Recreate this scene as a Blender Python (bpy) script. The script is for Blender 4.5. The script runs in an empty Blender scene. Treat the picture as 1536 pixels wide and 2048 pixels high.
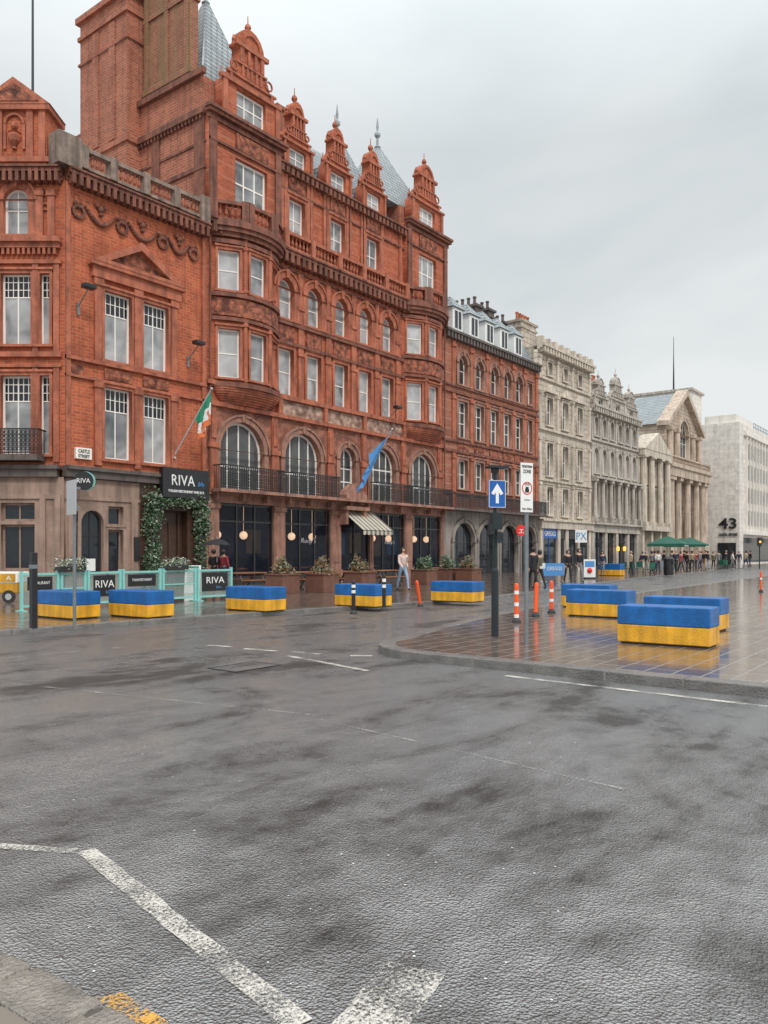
import bpy, bmesh, math, random
from mathutils import Vector, Matrix
random.seed(7)
R=math.radians
scene=bpy.context.scene
COL=scene.collection
CA=math.atan2(1222,1600); CC,SS=math.cos(CA),math.sin(CA)
EYE=1.65; HY=1105; FP=1600.0
def ground_at(px,py,z=0.0):
    d=FP*(EYE-z)/(py-HY); r=(px-768)/FP*d
    return Vector((CC*d+SS*r, SS*d-CC*r, z))
def at_y(px,Y):
    t=(px-768)/FP
    return Y*(SS*t+CC)/(SS-CC*t)
def zat(px,py,Y):
    X=at_y(px,Y); d=CC*X+SS*Y
    return EYE+(HY-py)*d/FP
# ---------------------------------------------------------------- materials
MT={}
def nodes(name):
    m=bpy.data.materials.new(name); m.use_nodes=True
    nt=m.node_tree; b=nt.nodes['Principled BSDF']
    return m,nt,b
def N(nt,t,**k):
    n=nt.nodes.new(t)
    for a,v in k.items():
        if a in n.inputs: n.inputs[a].default_value=v
        else: setattr(n,a,v)
    return n
def mixc(nt,fac,a,b,mode='MIX'):
    n=nt.nodes.new('ShaderNodeMix'); n.data_type='RGBA'; n.blend_type=mode
    for s,v in ((n.inputs[0],fac),(n.inputs[6],a),(n.inputs[7],b)):
        if hasattr(v,'is_output'): nt.links.new(v,s)
        elif isinstance(v,(tuple,list)): s.default_value=(v[0],v[1],v[2],1)
        else: s.default_value=v
    return n.outputs[2]
def ramp(nt,src,lo,hi,a=0.0,b=1.0):
    n=nt.nodes.new('ShaderNodeMapRange'); nt.links.new(src,n.inputs[0])
    n.inputs[1].default_value=lo;n.inputs[2].default_value=hi;n.inputs[3].default_value=a;n.inputs[4].default_value=b
    return n.outputs[0]
def math_(nt,op,a,b=0.0):
    n=nt.nodes.new('ShaderNodeMath'); n.operation=op
    for s,v in ((n.inputs[0],a),(n.inputs[1],b)):
        if hasattr(v,'is_output'): nt.links.new(v,s)
        else: s.default_value=v
    return n.outputs[0]
def mat(key,col,rough=.7,var=.25,scale=1.2,bump=0.0,bs=25,metal=0,streak=0.0,emit=0,alpha=1,spec=.5):
    m,nt,b=nodes(key); MT[key]=m
    tc=N(nt,'ShaderNodeTexCoord'); 
    n1=N(nt,'ShaderNodeTexNoise',Scale=scale,Detail=8.0,Roughness=.7); nt.links.new(tc.outputs['Object'],n1.inputs['Vector'])
    f=ramp(nt,n1.outputs[0],.3,.7)
    c=mixc(nt,f,tuple(x*(1-var) for x in col),tuple(min(1,x*(1+var)) for x in col))
    if streak:
        mp=N(nt,'ShaderNodeMapping'); mp.inputs['Scale'].default_value=(2.2,2.2,.25); nt.links.new(tc.outputs['Object'],mp.inputs[0])
        n2=N(nt,'ShaderNodeTexNoise',Scale=1.6,Detail=6.0); nt.links.new(mp.outputs[0],n2.inputs['Vector'])
        c=mixc(nt,ramp(nt,n2.outputs[0],.46,.68,0,streak),c,tuple(x*.22 for x in col))
    nt.links.new(c,b.inputs['Base Color'])
    b.inputs['Roughness'].default_value=rough; b.inputs['Metallic'].default_value=metal
    b.inputs['Specular IOR Level'].default_value=spec
    if bump:
        n3=N(nt,'ShaderNodeTexNoise',Scale=bs,Detail=4.0); nt.links.new(tc.outputs['Object'],n3.inputs['Vector'])
        bp=N(nt,'ShaderNodeBump',Strength=bump,Distance=.03); nt.links.new(n3.outputs[0],bp.inputs['Height']); nt.links.new(bp.outputs[0],b.inputs['Normal'])
    if emit:
        b.inputs['Emission Color'].default_value=(*col,1); b.inputs['Emission Strength'].default_value=emit
    if alpha<1: b.inputs['Alpha'].default_value=alpha
    return m
def brick(key,c1,c2,mortar,bw=.34,bh=.135,rough=.8,band=None,streak=.5,msize=.017,moss=0):
    m,nt,b=nodes(key); MT[key]=m
    tc=N(nt,'ShaderNodeTexCoord'); sp=N(nt,'ShaderNodeSeparateXYZ'); nt.links.new(tc.outputs['Object'],sp.inputs[0])
    cb=N(nt,'ShaderNodeCombineXYZ'); nt.links.new(math_(nt,'ADD',sp.outputs[0],sp.outputs[1]),cb.inputs[0]); nt.links.new(sp.outputs[2],cb.inputs[1])
    t=N(nt,'ShaderNodeTexBrick',Scale=1.0); nt.links.new(cb.outputs[0],t.inputs['Vector'])
    t.inputs['Color1'].default_value=(*c1,1);t.inputs['Color2'].default_value=(*c2,1);t.inputs['Mortar'].default_value=(*mortar,1)
    t.inputs['Mortar Size'].default_value=msize;t.inputs['Mortar Smooth'].default_value=.2;t.inputs['Brick Width'].default_value=bw;t.inputs['Row Height'].default_value=bh;t.inputs['Bias'].default_value=-.1
    c=t.outputs['Color']
    n1=N(nt,'ShaderNodeTexNoise',Scale=.9,Detail=10.0,Roughness=.78); nt.links.new(tc.outputs['Object'],n1.inputs['Vector'])
    c=mixc(nt,ramp(nt,n1.outputs[0],.46,.68,0,.65),c,tuple(x*.42 for x in c1))
    c=mixc(nt,ramp(nt,n1.outputs[0],.42,.25,0,.5),c,tuple(min(1,x*1.4+.03) for x in c1))
    mp=N(nt,'ShaderNodeMapping'); mp.inputs['Scale'].default_value=(2.4,2.4,.2); nt.links.new(tc.outputs['Object'],mp.inputs[0])
    n2=N(nt,'ShaderNodeTexNoise',Scale=1.4,Detail=7.0,Roughness=.6); nt.links.new(mp.outputs[0],n2.inputs['Vector'])
    c=mixc(nt,ramp(nt,n2.outputs[0],.48,.72,0,streak),c,tuple(x*.2+.008 for x in c1))
    if moss:
        n4=N(nt,'ShaderNodeTexNoise',Scale=.6,Detail=6.0,Roughness=.7); nt.links.new(mp.outputs[0],n4.inputs['Vector'])
        c=mixc(nt,ramp(nt,n4.outputs[0],.42,.62,0,moss),c,(.17,.15,.06))
    if band:
        fr_=math_(nt,'FRACT',math_(nt,'DIVIDE',sp.outputs[2],.62)); k=math_(nt,'LESS_THAN',fr_,.16)
        c=mixc(nt,math_(nt,'MULTIPLY',k,.7),c,band)
    nt.links.new(c,b.inputs['Base Color']); b.inputs['Roughness'].default_value=rough
    bp=N(nt,'ShaderNodeBump',Strength=.7,Distance=.02); nt.links.new(t.outputs['Fac'],bp.inputs['Height']); bp.invert=True; nt.links.new(bp.outputs[0],b.inputs['Normal'])
    return m
def ornament(key,col,dark,scale=4.0):
    m,nt,b=nodes(key); MT[key]=m
    tc=N(nt,'ShaderNodeTexCoord')
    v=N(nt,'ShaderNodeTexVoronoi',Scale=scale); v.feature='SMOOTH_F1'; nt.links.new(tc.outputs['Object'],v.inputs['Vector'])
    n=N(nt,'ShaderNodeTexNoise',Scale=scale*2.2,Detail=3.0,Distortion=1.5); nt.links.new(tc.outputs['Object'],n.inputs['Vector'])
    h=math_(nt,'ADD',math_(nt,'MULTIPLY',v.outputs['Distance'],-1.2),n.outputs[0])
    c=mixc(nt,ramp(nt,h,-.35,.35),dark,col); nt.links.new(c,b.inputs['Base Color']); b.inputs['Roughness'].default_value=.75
    bp=N(nt,'ShaderNodeBump',Strength=1.0,Distance=.08); nt.links.new(h,bp.inputs['Height']); nt.links.new(bp.outputs[0],b.inputs['Normal'])
brick('brick',(.57,.13,.05),(.38,.074,.03),(.50,.21,.12))
brick('brick_band',(.55,.124,.05),(.36,.068,.03),(.46,.19,.11),band=(.47,.17,.10))
brick('brick_side',(.48,.14,.072),(.33,.09,.05),(.48,.27,.19),streak=.55)
brick('brick_mossy',(.40,.13,.07),(.29,.085,.045),(.40,.26,.18),streak=.45,moss=.6)
brick('brick_brown',(.43,.14,.077),(.31,.095,.055),(.40,.22,.15),band=(.44,.22,.145),streak=.55)
brick('slate',(.38,.43,.45),(.24,.29,.31),(.08,.09,.10),bw=.35,bh=.26,rough=.35,streak=.3,msize=.035)
brick('beige_ashlar',(.60,.52,.43),(.49,.42,.34),(.26,.21,.17),bw=1.0,bh=.42,streak=.6,msize=.028)
brick('tan_ashlar',(.55,.44,.345),(.45,.36,.28),(.22,.17,.14),bw=1.0,bh=.42,streak=.6,msize=.03)
brick('grey_ashlar',(.56,.50,.435),(.45,.40,.345),(.24,.21,.18),bw=1.0,bh=.42,streak=.6,msize=.028)
brick('white_ashlar',(.78,.73,.67),(.73,.68,.62),(.55,.51,.47),bw=1.2,bh=.6,streak=.2)
mat('terra',(.42,.13,.07),.7,.4,1.8,.6,12,streak=.5)
mat('terra_dark',(.22,.08,.05),.7,.45,1.8,.6,12,streak=.65)
mat('sandstone',(.35,.18,.13),.75,.35,1.5,.5,14,streak=.6)
mat('pink_stone',(.34,.23,.18),.7,.25,1.4,.3,14,streak=.5)
mat('weathered_stone',(.26,.19,.15),.75,.45,2.0,.6,12,streak=.7)
mat('beige_stone',(.60,.52,.43),.75,.25,1.2,.5,10,streak=.55)
mat('tan_stone',(.54,.43,.34),.75,.28,1.0,.5,10,streak=.55)
mat('grey_stone',(.48,.43,.375),.75,.3,1.0,.5,10,streak=.6)
mat('arcade_stone',(.30,.26,.23),.75,.3,1.0,.5,10,streak=.6)
mat('granite',(.25,.22,.19),.32,.5,6,.9,60,spec=.8)
mat('dark_stone',(.12,.095,.085),.6,.3,1.2,.4,12,streak=.5)
mat('white_stone',(.78,.73,.67),.7,.1,.6,.2,6,streak=.25)
ornament('ornament',(.50,.16,.085),(.09,.028,.018))
ornament('ornament_arch',(.42,.17,.11),(.17,.065,.042),2.6)
ornament('ornament_pale',(.62,.42,.33),(.19,.10,.07),3.5)
mat('lead',(.34,.37,.39),.45,.25,2,streak=.3)
mat('cream_paint',(.88,.84,.78),.5,.05,3)
mat('white_paint',(.82,.82,.80),.4,.05,3)
mat('black_paint',(.018,.018,.02),.35,.2,4)
mat('dark_frame',(.03,.028,.03),.35,.2,4)
mat('iron',(.02,.022,.024),.45,.2,4)
mat('grey_metal',(.23,.25,.26),.4,.2,4,metal=.5)
mat('dark_metal',(.015,.024,.028),.4,.2,4)
mat('rust',(.17,.075,.05),.6,.3,3,.3,20)
mat('wood',(.30,.13,.06),.4,.3,5,.2,20)
mat('dark_wood',(.07,.035,.022),.5,.3,5)
mat('teal_paint',(.24,.58,.53),.45,.1,3)
mat('blue_paint',(.006,.12,.38),.4,.3,3.5,.4,30,streak=.2)
mat('yellow_paint',(.82,.40,.025),.45,.25,2.5,.4,30,streak=.5)
mat('sign_blue',(.01,.11,.40),.35,.05)
mat('flag_blue',(.08,.27,.58),.6,.1)
mat('flag_green',(.02,.24,.13),.6,.1)
mat('flag_white',(.74,.75,.74),.6,.05)
mat('flag_orange',(.70,.17,.05),.6,.1)
mat('orange_plastic',(.90,.11,.02),.4,.08)
mat('red_plastic',(.75,.03,.02),.4,.08)
mat('green_canvas',(.012,.10,.065),.6,.15)
mat('leaf',(.06,.115,.055),.45,.6,6)
mat('leaf_pale',(.21,.27,.18),.5,.5,6)
mat('leaf_dry',(.24,.13,.06),.6,.5,6)
mat('petal',(.75,.73,.7),.6,.1)
mat('skin',(.50,.28,.20),.55,.08)
mat('hair_dark',(.025,.017,.013),.6,.2)
mat('hair_grey',(.25,.22,.2),.6,.2)
for k,c in dict(cloth_pink=(.62,.47,.42),cloth_black=(.02,.02,.024),cloth_navy=(.03,.04,.08),cloth_denim=(.24,.36,.50),cloth_grey=(.2,.2,.21),cloth_red=(.30,.04,.05),cloth_olive=(.12,.11,.07),cloth_white=(.65,.63,.6),cloth_tan=(.33,.24,.16)).items(): mat(k,c,.85,.15,8)
mat('canvas_cream',(.55,.50,.41),.8,.1); mat('canvas_dark',(.20,.185,.155),.8,.1)
mat('lamp_glow',(.95,.62,.40),.4,.02,emit=1.2)
mat('amber_glow',(1.0,.35,.05),.4,.02,emit=2)
mat('interior',(.06,.065,.10),.8,.6,.8)
mat('shop_glass',(.015,.02,.035),.03,.2,alpha=.2)
mat('clear_glass',(.32,.42,.40),.05,.1,alpha=.35)
mat('dark_pane',(.02,.024,.03),.05,.3,.5)
mat('rubber',(.03,.03,.03),.6,.1)
mat('galv',(.50,.51,.52),.4,.1,metal=.4)
def pane_mat(key,lo,hi,ior=1.5):
    m,nt,b=nodes(key); MT[key]=m
    oi=N(nt,'ShaderNodeObjectInfo'); tc=N(nt,'ShaderNodeTexCoord')
    n1=N(nt,'ShaderNodeTexNoise',Scale=1.1,Detail=2.0,Distortion=.6); 
    ad=N(nt,'ShaderNodeVectorMath'); ad.operation='ADD'; nt.links.new(tc.outputs['Object'],ad.inputs[0])
    cb=N(nt,'ShaderNodeCombineXYZ'); nt.links.new(math_(nt,'MULTIPLY',oi.outputs['Random'],40.0),cb.inputs[0]); nt.links.new(cb.outputs[0],ad.inputs[1])
    nt.links.new(ad.outputs[0],n1.inputs['Vector'])
    f=math_(nt,'ADD',math_(nt,'MULTIPLY',oi.outputs['Random'],.55),ramp(nt,n1.outputs[0],.3,.7,0,.5))
    nt.links.new(mixc(nt,f,lo,hi),b.inputs['Base Color']); b.inputs['Roughness'].default_value=.06; b.inputs['IOR'].default_value=ior
    bp=N(nt,'ShaderNodeBump',Strength=.15,Distance=.05); nt.links.new(n1.outputs[0],bp.inputs['Height']); nt.links.new(bp.outputs[0],b.inputs['Normal'])
pane_mat('pane',(.06,.07,.08),(.62,.62,.62))
pane_mat('pane_dim',(.015,.017,.02),(.13,.13,.13),1.35)
# wet asphalt
def asphalt():
    m,nt,b=nodes('wet_asphalt'); MT['asphalt']=m
    tc=N(nt,'ShaderNodeTexCoord'); V=tc.outputs['Object']
    def noise(s,d,r=.6,dist=0,v=None):
        n=N(nt,'ShaderNodeTexNoise',Scale=s,Detail=d,Roughness=r,Distortion=dist); nt.links.new(v or V,n.inputs['Vector']); return n.outputs[0]
    mp=N(nt,'ShaderNodeMapping'); mp.inputs['Rotation'].default_value=(0,0,R(35)); mp.inputs['Scale'].default_value=(.35,1.3,1); nt.links.new(V,mp.inputs[0])
    big=noise(.38,8,.7,.8); strk=noise(.9,6,.65,.3,mp.outputs[0]); mid=noise(3.2,5); fine=noise(48,3,.75); grit=N(nt,'ShaderNodeTexVoronoi',Scale=72.0); nt.links.new(V,grit.inputs['Vector'])
    s=math_(nt,'ADD',math_(nt,'ADD',math_(nt,'MULTIPLY',big,.45),math_(nt,'MULTIPLY',strk,.4)),math_(nt,'MULTIPLY',mid,.15))
    wet=ramp(nt,s,.42,.56)
    c=mixc(nt,wet,(.024,.019,.017),(.085,.080,.078))
    c=mixc(nt,ramp(nt,fine,.54,.68,0,.6),c,(.24,.23,.22))
    nt.links.new(c,b.inputs['Base Color'])
    nt.links.new(ramp(nt,wet,0,1,.34,.12),b.inputs['Roughness'])
    h=math_(nt,'ADD',fine,math_(nt,'MULTIPLY',grit.outputs['Distance'],1.0))
    bp=N(nt,'ShaderNodeBump',Strength=.5,Distance=.015); nt.links.new(h,bp.inputs['Height'])
    nt.links.new(ramp(nt,wet,0,1,.9,.5),bp.inputs['Strength'])
    b2=N(nt,'ShaderNodeBump',Strength=.15,Distance=.03); nt.links.new(mid,b2.inputs['Height']); nt.links.new(bp.outputs[0],b2.inputs['Normal'])
    nt.links.new(b2.outputs[0],b.inputs['Normal']); nt.links.new(ramp(nt,wet,0,1,1.6,4.2),b.inputs['IOR'])
asphalt()
def paving(key,c1,c2,mo,bw,bh,rot=0,r0=.05,r1=.3,ior=1.8,ms=.014):
    m,nt,b=nodes(key); MT[key]=m
    tc=N(nt,'ShaderNodeTexCoord'); mp=N(nt,'ShaderNodeMapping'); mp.inputs['Rotation'].default_value=(0,0,rot); nt.links.new(tc.outputs['Object'],mp.inputs[0])
    t=N(nt,'ShaderNodeTexBrick',Scale=1.0); nt.links.new(mp.outputs[0],t.inputs['Vector'])
    t.inputs['Color1'].default_value=(*c1,1);t.inputs['Color2'].default_value=(*c2,1);t.inputs['Mortar'].default_value=(*mo,1)
    t.inputs['Mortar Size'].default_value=ms;t.inputs['Brick Width'].default_value=bw;t.inputs['Row Height'].default_value=bh
    n=N(nt,'ShaderNodeTexNoise',Scale=.9,Detail=7.0,Roughness=.65,Distortion=.4); nt.links.new(tc.outputs['Object'],n.inputs['Vector'])
    n2=N(nt,'ShaderNodeTexNoise',Scale=30.0,Detail=3.0); nt.links.new(tc.outputs['Object'],n2.inputs['Vector'])
    c=mixc(nt,ramp(nt,n.outputs[0],.35,.65,0,.6),t.outputs['Color'],tuple(x*.5 for x in c1)); nt.links.new(c,b.inputs['Base Color'])
    nt.links.new(math_(nt,'ADD',ramp(nt,n.outputs[0],.40,.62,r0,r1),math_(nt,'MULTIPLY',t.outputs['Fac'],.25)),b.inputs['Roughness'])
    h=math_(nt,'ADD',math_(nt,'MULTIPLY',t.outputs['Fac'],-1.0),math_(nt,'MULTIPLY',n2.outputs[0],.3))
    bp=N(nt,'ShaderNodeBump',Strength=.25,Distance=.014); nt.links.new(h,bp.inputs['Height']); nt.links.new(bp.outputs[0],b.inputs['Normal']); b.inputs['IOR'].default_value=ior
paving('paving',(.20,.15,.125),(.12,.095,.08),(.28,.26,.24),.62,.36,R(0),.02,.14,3.0,.011)
paving('paving_far',(.17,.12,.095),(.12,.09,.075),(.06,.05,.04),.6,.4,R(90),.05,.22,2.0)
paving('flagstone',(.30,.255,.21),(.22,.185,.155),(.03,.027,.024),.62,.5,R(8),.2,.5,1.5,.035)
mat('kerb',(.16,.15,.14),.22,.4,3,.6,40,spec=.9)
def paintmark(key,col,lo=.60,hi=.72):
    m,nt,b=nodes(key); MT[key]=m
    tc=N(nt,'ShaderNodeTexCoord'); n=N(nt,'ShaderNodeTexNoise',Scale=60.0,Detail=5.0,Roughness=.8); nt.links.new(tc.outputs['Object'],n.inputs['Vector'])
    g=N(nt,'ShaderNodeTexNoise',Scale=3.5,Detail=4.0); nt.links.new(tc.outputs['Object'],g.inputs['Vector'])
    s=math_(nt,'ADD',n.outputs[0],math_(nt,'MULTIPLY',g.outputs[0],.5))
    k=ramp(nt,s,lo,hi); nt.links.new(k,b.inputs['Alpha'])
    b.inputs['Base Color'].default_value=(*col,1)
    b.inputs['Roughness'].default_value=.4
    bp=N(nt,'ShaderNodeBump',Strength=.6,Distance=.012); nt.links.new(n.outputs[0],bp.inputs['Height']); nt.links.new(bp.outputs[0],b.inputs['Normal'])
paintmark('mark_white',(.70,.66,.60),.69,.82); paintmark('mark_yellow',(.80,.42,.08),.72,.82); paintmark('mark_faint',(.50,.48,.44),.74,.92)
# ---------------------------------------------------------------- builders
def link(name,me,parent=None,loc=(0,0,0),rz=0,m=None,smooth=False):
    o=bpy.data.objects.new(name,me); COL.objects.link(o)
    if m is not None and me is not None and not me.materials: me.materials.append(MT[m])
    if smooth:
        for p in me.polygons: p.use_smooth=True
    if parent: o.parent=parent
    o.location=loc; o.rotation_euler=(0,0,rz)
    return o
def frp(fr,x,y,z=0):
    ox,oy,rz=fr; c,s=math.cos(rz),math.sin(rz)
    return (ox+c*x-s*y, oy+s*x+c*y, z)
F0=(0,0,0)
class G:
    def __init__(s): s.bm=bmesh.new()
    def box(s,x0,x1,y0,y1,z0,z1):
        v=[s.bm.verts.new((x,y,z)) for x in (x0,x1) for y in (y0,y1) for z in (z0,z1)]
        for f in ((0,1,3,2),(4,6,7,5),(0,4,5,1),(2,3,7,6),(0,2,6,4),(1,5,7,3)): s.bm.faces.new([v[i] for i in f])
        return s
    def prism(s,a,b):
        n=len(a); va=[s.bm.verts.new(p) for p in a]; vb=[s.bm.verts.new(p) for p in b]
        s.bm.faces.new(va); s.bm.faces.new(vb[::-1])
        for i in range(n): s.bm.faces.new((va[i],vb[i],vb[(i+1)%n],va[(i+1)%n]))
        return s
    def pxz(s,p,y0,y1): return s.prism([(x,y0,z) for x,z in p],[(x,y1,z) for x,z in p])
    def pxy(s,p,z0,z1): return s.prism([(x,y,z0) for x,y in p],[(x,y,z1) for x,y in p])
    def cyl(s,p0,p1,r0,r1=None,n=8):
        r1=r0 if r1 is None else r1
        p0,p1=Vector(p0),Vector(p1); d=(p1-p0).normalized(); a=d.orthogonal().normalized(); b=d.cross(a)
        A=[p0+(a*math.cos(2*math.pi*i/n)+b*math.sin(2*math.pi*i/n))*r0 for i in range(n)]
        B=[p1+(a*math.cos(2*math.pi*i/n)+b*math.sin(2*math.pi*i/n))*max(r1,.001) for i in range(n)]
        return s.prism(A,B)
    def lathe(s,pr,c=(0,0,0),n=10):
        rings=[]
        for r,z in pr: rings.append([s.bm.verts.new((c[0]+r*math.cos(2*math.pi*i/n),c[1]+r*math.sin(2*math.pi*i/n),c[2]+z)) for i in range(n)])
        for a,b in zip(rings,rings[1:]):
            for i in range(n): s.bm.faces.new((a[i],a[(i+1)%n],b[(i+1)%n],b[i]))
        s.bm.faces.new(rings[0][::-1]); s.bm.faces.new(rings[-1]); return s
    def ball(s,c,r,n=8,sz=1.0):
        k=5
        return s.lathe([(max(.002,r*math.sin(math.pi*i/k)),-r*sz*math.cos(math.pi*i/k)) for i in range(k+1)],c,n)
    def ring(s,c,rad,t,n=10,y=True,a0=0,a1=2*math.pi):
        pts=[Vector((c[0]+rad*math.cos(a0+(a1-a0)*i/n),c[1],c[2]+rad*math.sin(a0+(a1-a0)*i/n))) for i in range(n+1)]
        for p,q in zip(pts,pts[1:]): s.cyl(p,q,t,n=4)
        return s
    def quad(s,*p): s.bm.faces.new([s.bm.verts.new(q) for q in p]); return s
    def mesh(s,name):
        bmesh.ops.recalc_face_normals(s.bm,faces=s.bm.faces[:]); me=bpy.data.meshes.new(name); s.bm.to_mesh(me); s.bm.free(); return me
    def build(s,name,m,parent=None,fr=F0,z=0,smooth=False,bevel=0):
        o=link(name,s.mesh(name),parent,(fr[0],fr[1],z),fr[2],m,smooth)
        if bevel:
            b=o.modifiers.new('bevel','BEVEL'); b.width=bevel; b.segments=2
        return o
    def split(s,name,m,parent=None,fr=F0):
        bmesh.ops.recalc_face_normals(s.bm,faces=s.bm.faces[:])
        seen=set(); isl=[]
        for v in s.bm.verts:
            if v in seen: continue
            st=[v]; seen.add(v); vs=[]
            while st:
                a=st.pop(); vs.append(a)
                for e in a.link_edges:
                    b=e.other_vert(a)
                    if b not in seen: seen.add(b); st.append(b)
            lo=[min(q.co[i] for q in vs)-.012 for i in range(3)]; hi=[max(q.co[i] for q in vs)+.012 for i in range(3)]
            isl.append([lo,hi,vs])
        ch=True
        while ch:
            ch=False; out=[]
            for it in isl:
                for o in out:
                    if all(o[0][i]<=it[1][i] and it[0][i]<=o[1][i] for i in range(3)):
                        o[0]=[min(a,b) for a,b in zip(o[0],it[0])]; o[1]=[max(a,b) for a,b in zip(o[1],it[1])]; o[2]=o[2]+it[2]; ch=True; break
                else: out.append(it)
            isl=out
        r=[]
        for lo,hi,vs in isl:
            idx={v:i for i,v in enumerate(vs)}; fs=set(f for v in vs for f in v.link_faces)
            me=bpy.data.meshes.new(name); me.from_pydata([v.co[:] for v in vs],[],[[idx[v] for v in f.verts] for f in fs]); 
            r.append(link(name,me,parent,(fr[0],fr[1],0),fr[2],m))
        s.bm.free(); return r
def tag(o,label,cat,group=None):
    o['label']=label; o['category']=cat
    if group: o['group']=group
    return o
def thing(name,label,cat,loc=(0,0,0),rz=0,group=None):
    o=bpy.data.objects.new(name,None); COL.objects.link(o); o.location=loc; o.rotation_euler=(0,0,rz); o.empty_display_size=.2
    return tag(o,label,cat,group)
def structure(o): o['kind']='structure'; return o
def rect(x0,x1,z0,z1): return [(x0,z0),(x1,z0),(x1,z1),(x0,z1)]
def arch(x0,x1,z0,z1,n=12,k=1.0):
    r=(x1-x0)/2; c=(x0+x1)/2; rz=r*k; s=z1-rz
    return [(x0,z0),(x1,z0)]+[(c+r*math.cos(math.pi*i/n),s+rz*math.sin(math.pi*i/n)) for i in range(n+1)]
def pmesh(outline,holes,y0,y1):
    cu=bpy.data.curves.new('c','CURVE'); cu.dimensions='2D'; cu.fill_mode='BOTH'; cu.extrude=(y1-y0)/2
    for pts in [outline]+list(holes):
        sp=cu.splines.new('POLY'); sp.points.add(len(pts)-1)
        for i,(x,z) in enumerate(pts): sp.points[i].co=(x,z,0,1)
        sp.use_cyclic_u=True
    ob=bpy.data.objects.new('c',cu); me=bpy.data.meshes.new_from_object(ob)
    bpy.data.objects.remove(ob); bpy.data.curves.remove(cu)
    me.transform(Matrix.Translation((0,(y0+y1)/2,0))@Matrix.Rotation(math.pi/2,4,'X'))
    me.materials.clear()
    return me
def wall(name,m,parent,outline,holes,y0=0,y1=.35,fr=F0):
    return link(name,pmesh(outline,holes,y0,y1),parent,(fr[0],fr[1],0),fr[2],m)
WC={}
def win(P,x,z,w,h,ar=0,cols=2,rows=(.5,),y=.2,fm='cream_paint',pm='pane',sur='terra',st=.16,fr=F0,sp=.07,sill=.1,ft=.085,grid=None,key=False,name='window'):
    k=(round(w,2),round(h,2),ar,cols,rows,y,fm,pm,sur,st,sp,sill,ft,grid,key)
    if k not in WC:
        sh=(lambda d,b=0:arch(-w/2+d,w/2-d,d+b,h-d,k=ar)) if ar else (lambda d,b=0:rect(-w/2+d,w/2-d,d+b,h-d))
        me=pmesh(sh(.0),[sh(ft)],0,.07); g=G(); g.bm.from_mesh(me)
        hh=h-(w/2*ar if ar else 0)
        def top(xx): 
            return hh+w/2*ar*math.sqrt(max(0,1-(xx/(w/2))**2)) if ar else h
        bt=ft*.6
        for i in range(1,cols):
            xx=-w/2+w*i/cols; g.box(xx-bt/2,xx+bt/2,.004,.06,.02,top(xx)-.02)
        for r in rows: 
            zz=h*r
            if zz<hh+.01 or not ar: g.box(-w/2+.02,w/2-.02,.008,.064,zz-bt/2,zz+bt/2)
        if grid:
            gz,gn,gm=grid
            for i in range(1,gn):
                xx=-w/2+w*i/gn; g.box(xx-.014,xx+.014,.012,.05,h*gz,top(xx)-.02)
            for j in range(1,gm):
                zz=h*gz+(h-h*gz)*j/gm; g.box(-w/2+.02,w/2-.02,.014,.048,zz-.014,zz+.014)
        fme=g.mesh('window'); fme.materials.append(MT[fm])
        if grid:
            gz=grid[0]; pme=pmesh(rect(-w/2+.01,w/2-.01,.01,h*gz),[],.035,.045)
            sh2=pmesh(rect(-w/2+.01,w/2-.01,h*gz,h-.01),[],.035,.045); g=G(); g.bm.from_mesh(pme); k0=len(g.bm.faces); g.bm.from_mesh(sh2); g.bm.faces.ensure_lookup_table()
            for f in g.bm.faces[k0:]: f.material_index=1
            pme=bpy.data.meshes.new('pane'); g.bm.to_mesh(pme); g.bm.free(); pme.materials.append(MT[pm]); pme.materials.append(MT['dark_pane'])
        else:
            pme=pmesh(sh(.01),[],.035,.045); pme.materials.append(MT[pm])
        sme=None
        if sur:
            if ar: out=arch(-w/2-st,w/2+st,-.002,h+st,k=(w/2*ar+st)/(w/2+st)) 
            else: out=rect(-w/2-st,w/2+st,-.002,h+st*1.2)
            inn=arch(-w/2+.012,w/2-.012,.012,h-.012,k=ar) if ar else rect(-w/2+.012,w/2-.012,.012,h-.012)
            g=G(); me2=pmesh(out,[inn],-y-sp,-y+.1); g.bm.from_mesh(me2)
            if sill: g.box(-w/2-st-.06,w/2+st+.06,-y-sp-.09,-y+.1,-sill-.004,-.004)
            if ar and st>.25:
                o2=arch(-w/2-st-.07,w/2+st+.07,h-w/2*ar,h+st+.07,k=(w/2*ar+st+.07)/(w/2+st+.07)); i2=arch(-w/2-st+.03,w/2+st-.03,h-w/2*ar+.005,h+st-.03,k=(w/2*ar+st-.03)/(w/2+st-.03)); g.bm.from_mesh(pmesh(o2,[i2],-y-sp-.07,-y-.0))
            if key: g.pxz([(-.1,h-.02),(.1,h-.02),(.15,h+st+.08),(-.15,h+st+.08)],-y-sp-.11,-y)
            if not ar: g.box(-w/2-st-.05,w/2+st+.05,-y-sp-.07,-y+.02,h+st*1.2+.002,h+st*1.2+.09)
            sme=g.mesh('surround'); sme.materials.append(MT[sur])
        WC[k]=(fme,pme,sme)
    fme,pme,sme=WC[k]
    o=link(name,fme,P,frp(fr,x,y,z),fr[2]); link('pane',pme,o)
    if sme: link('surround',sme,o)
    return o
def baluster_mesh(h,r=.075):
    g=G(); g.lathe([(r*.9,0),(r*.9,h*.08),(r*.5,h*.14),(r*1.1,h*.32),(r*.9,h*.5),(r*.4,h*.72),(r*.7,h*.8),(r*.5,h*.88),(r*.95,h*.93),(r*.95,h)],n=8)
    return g.mesh('baluster')
BC={}
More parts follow.
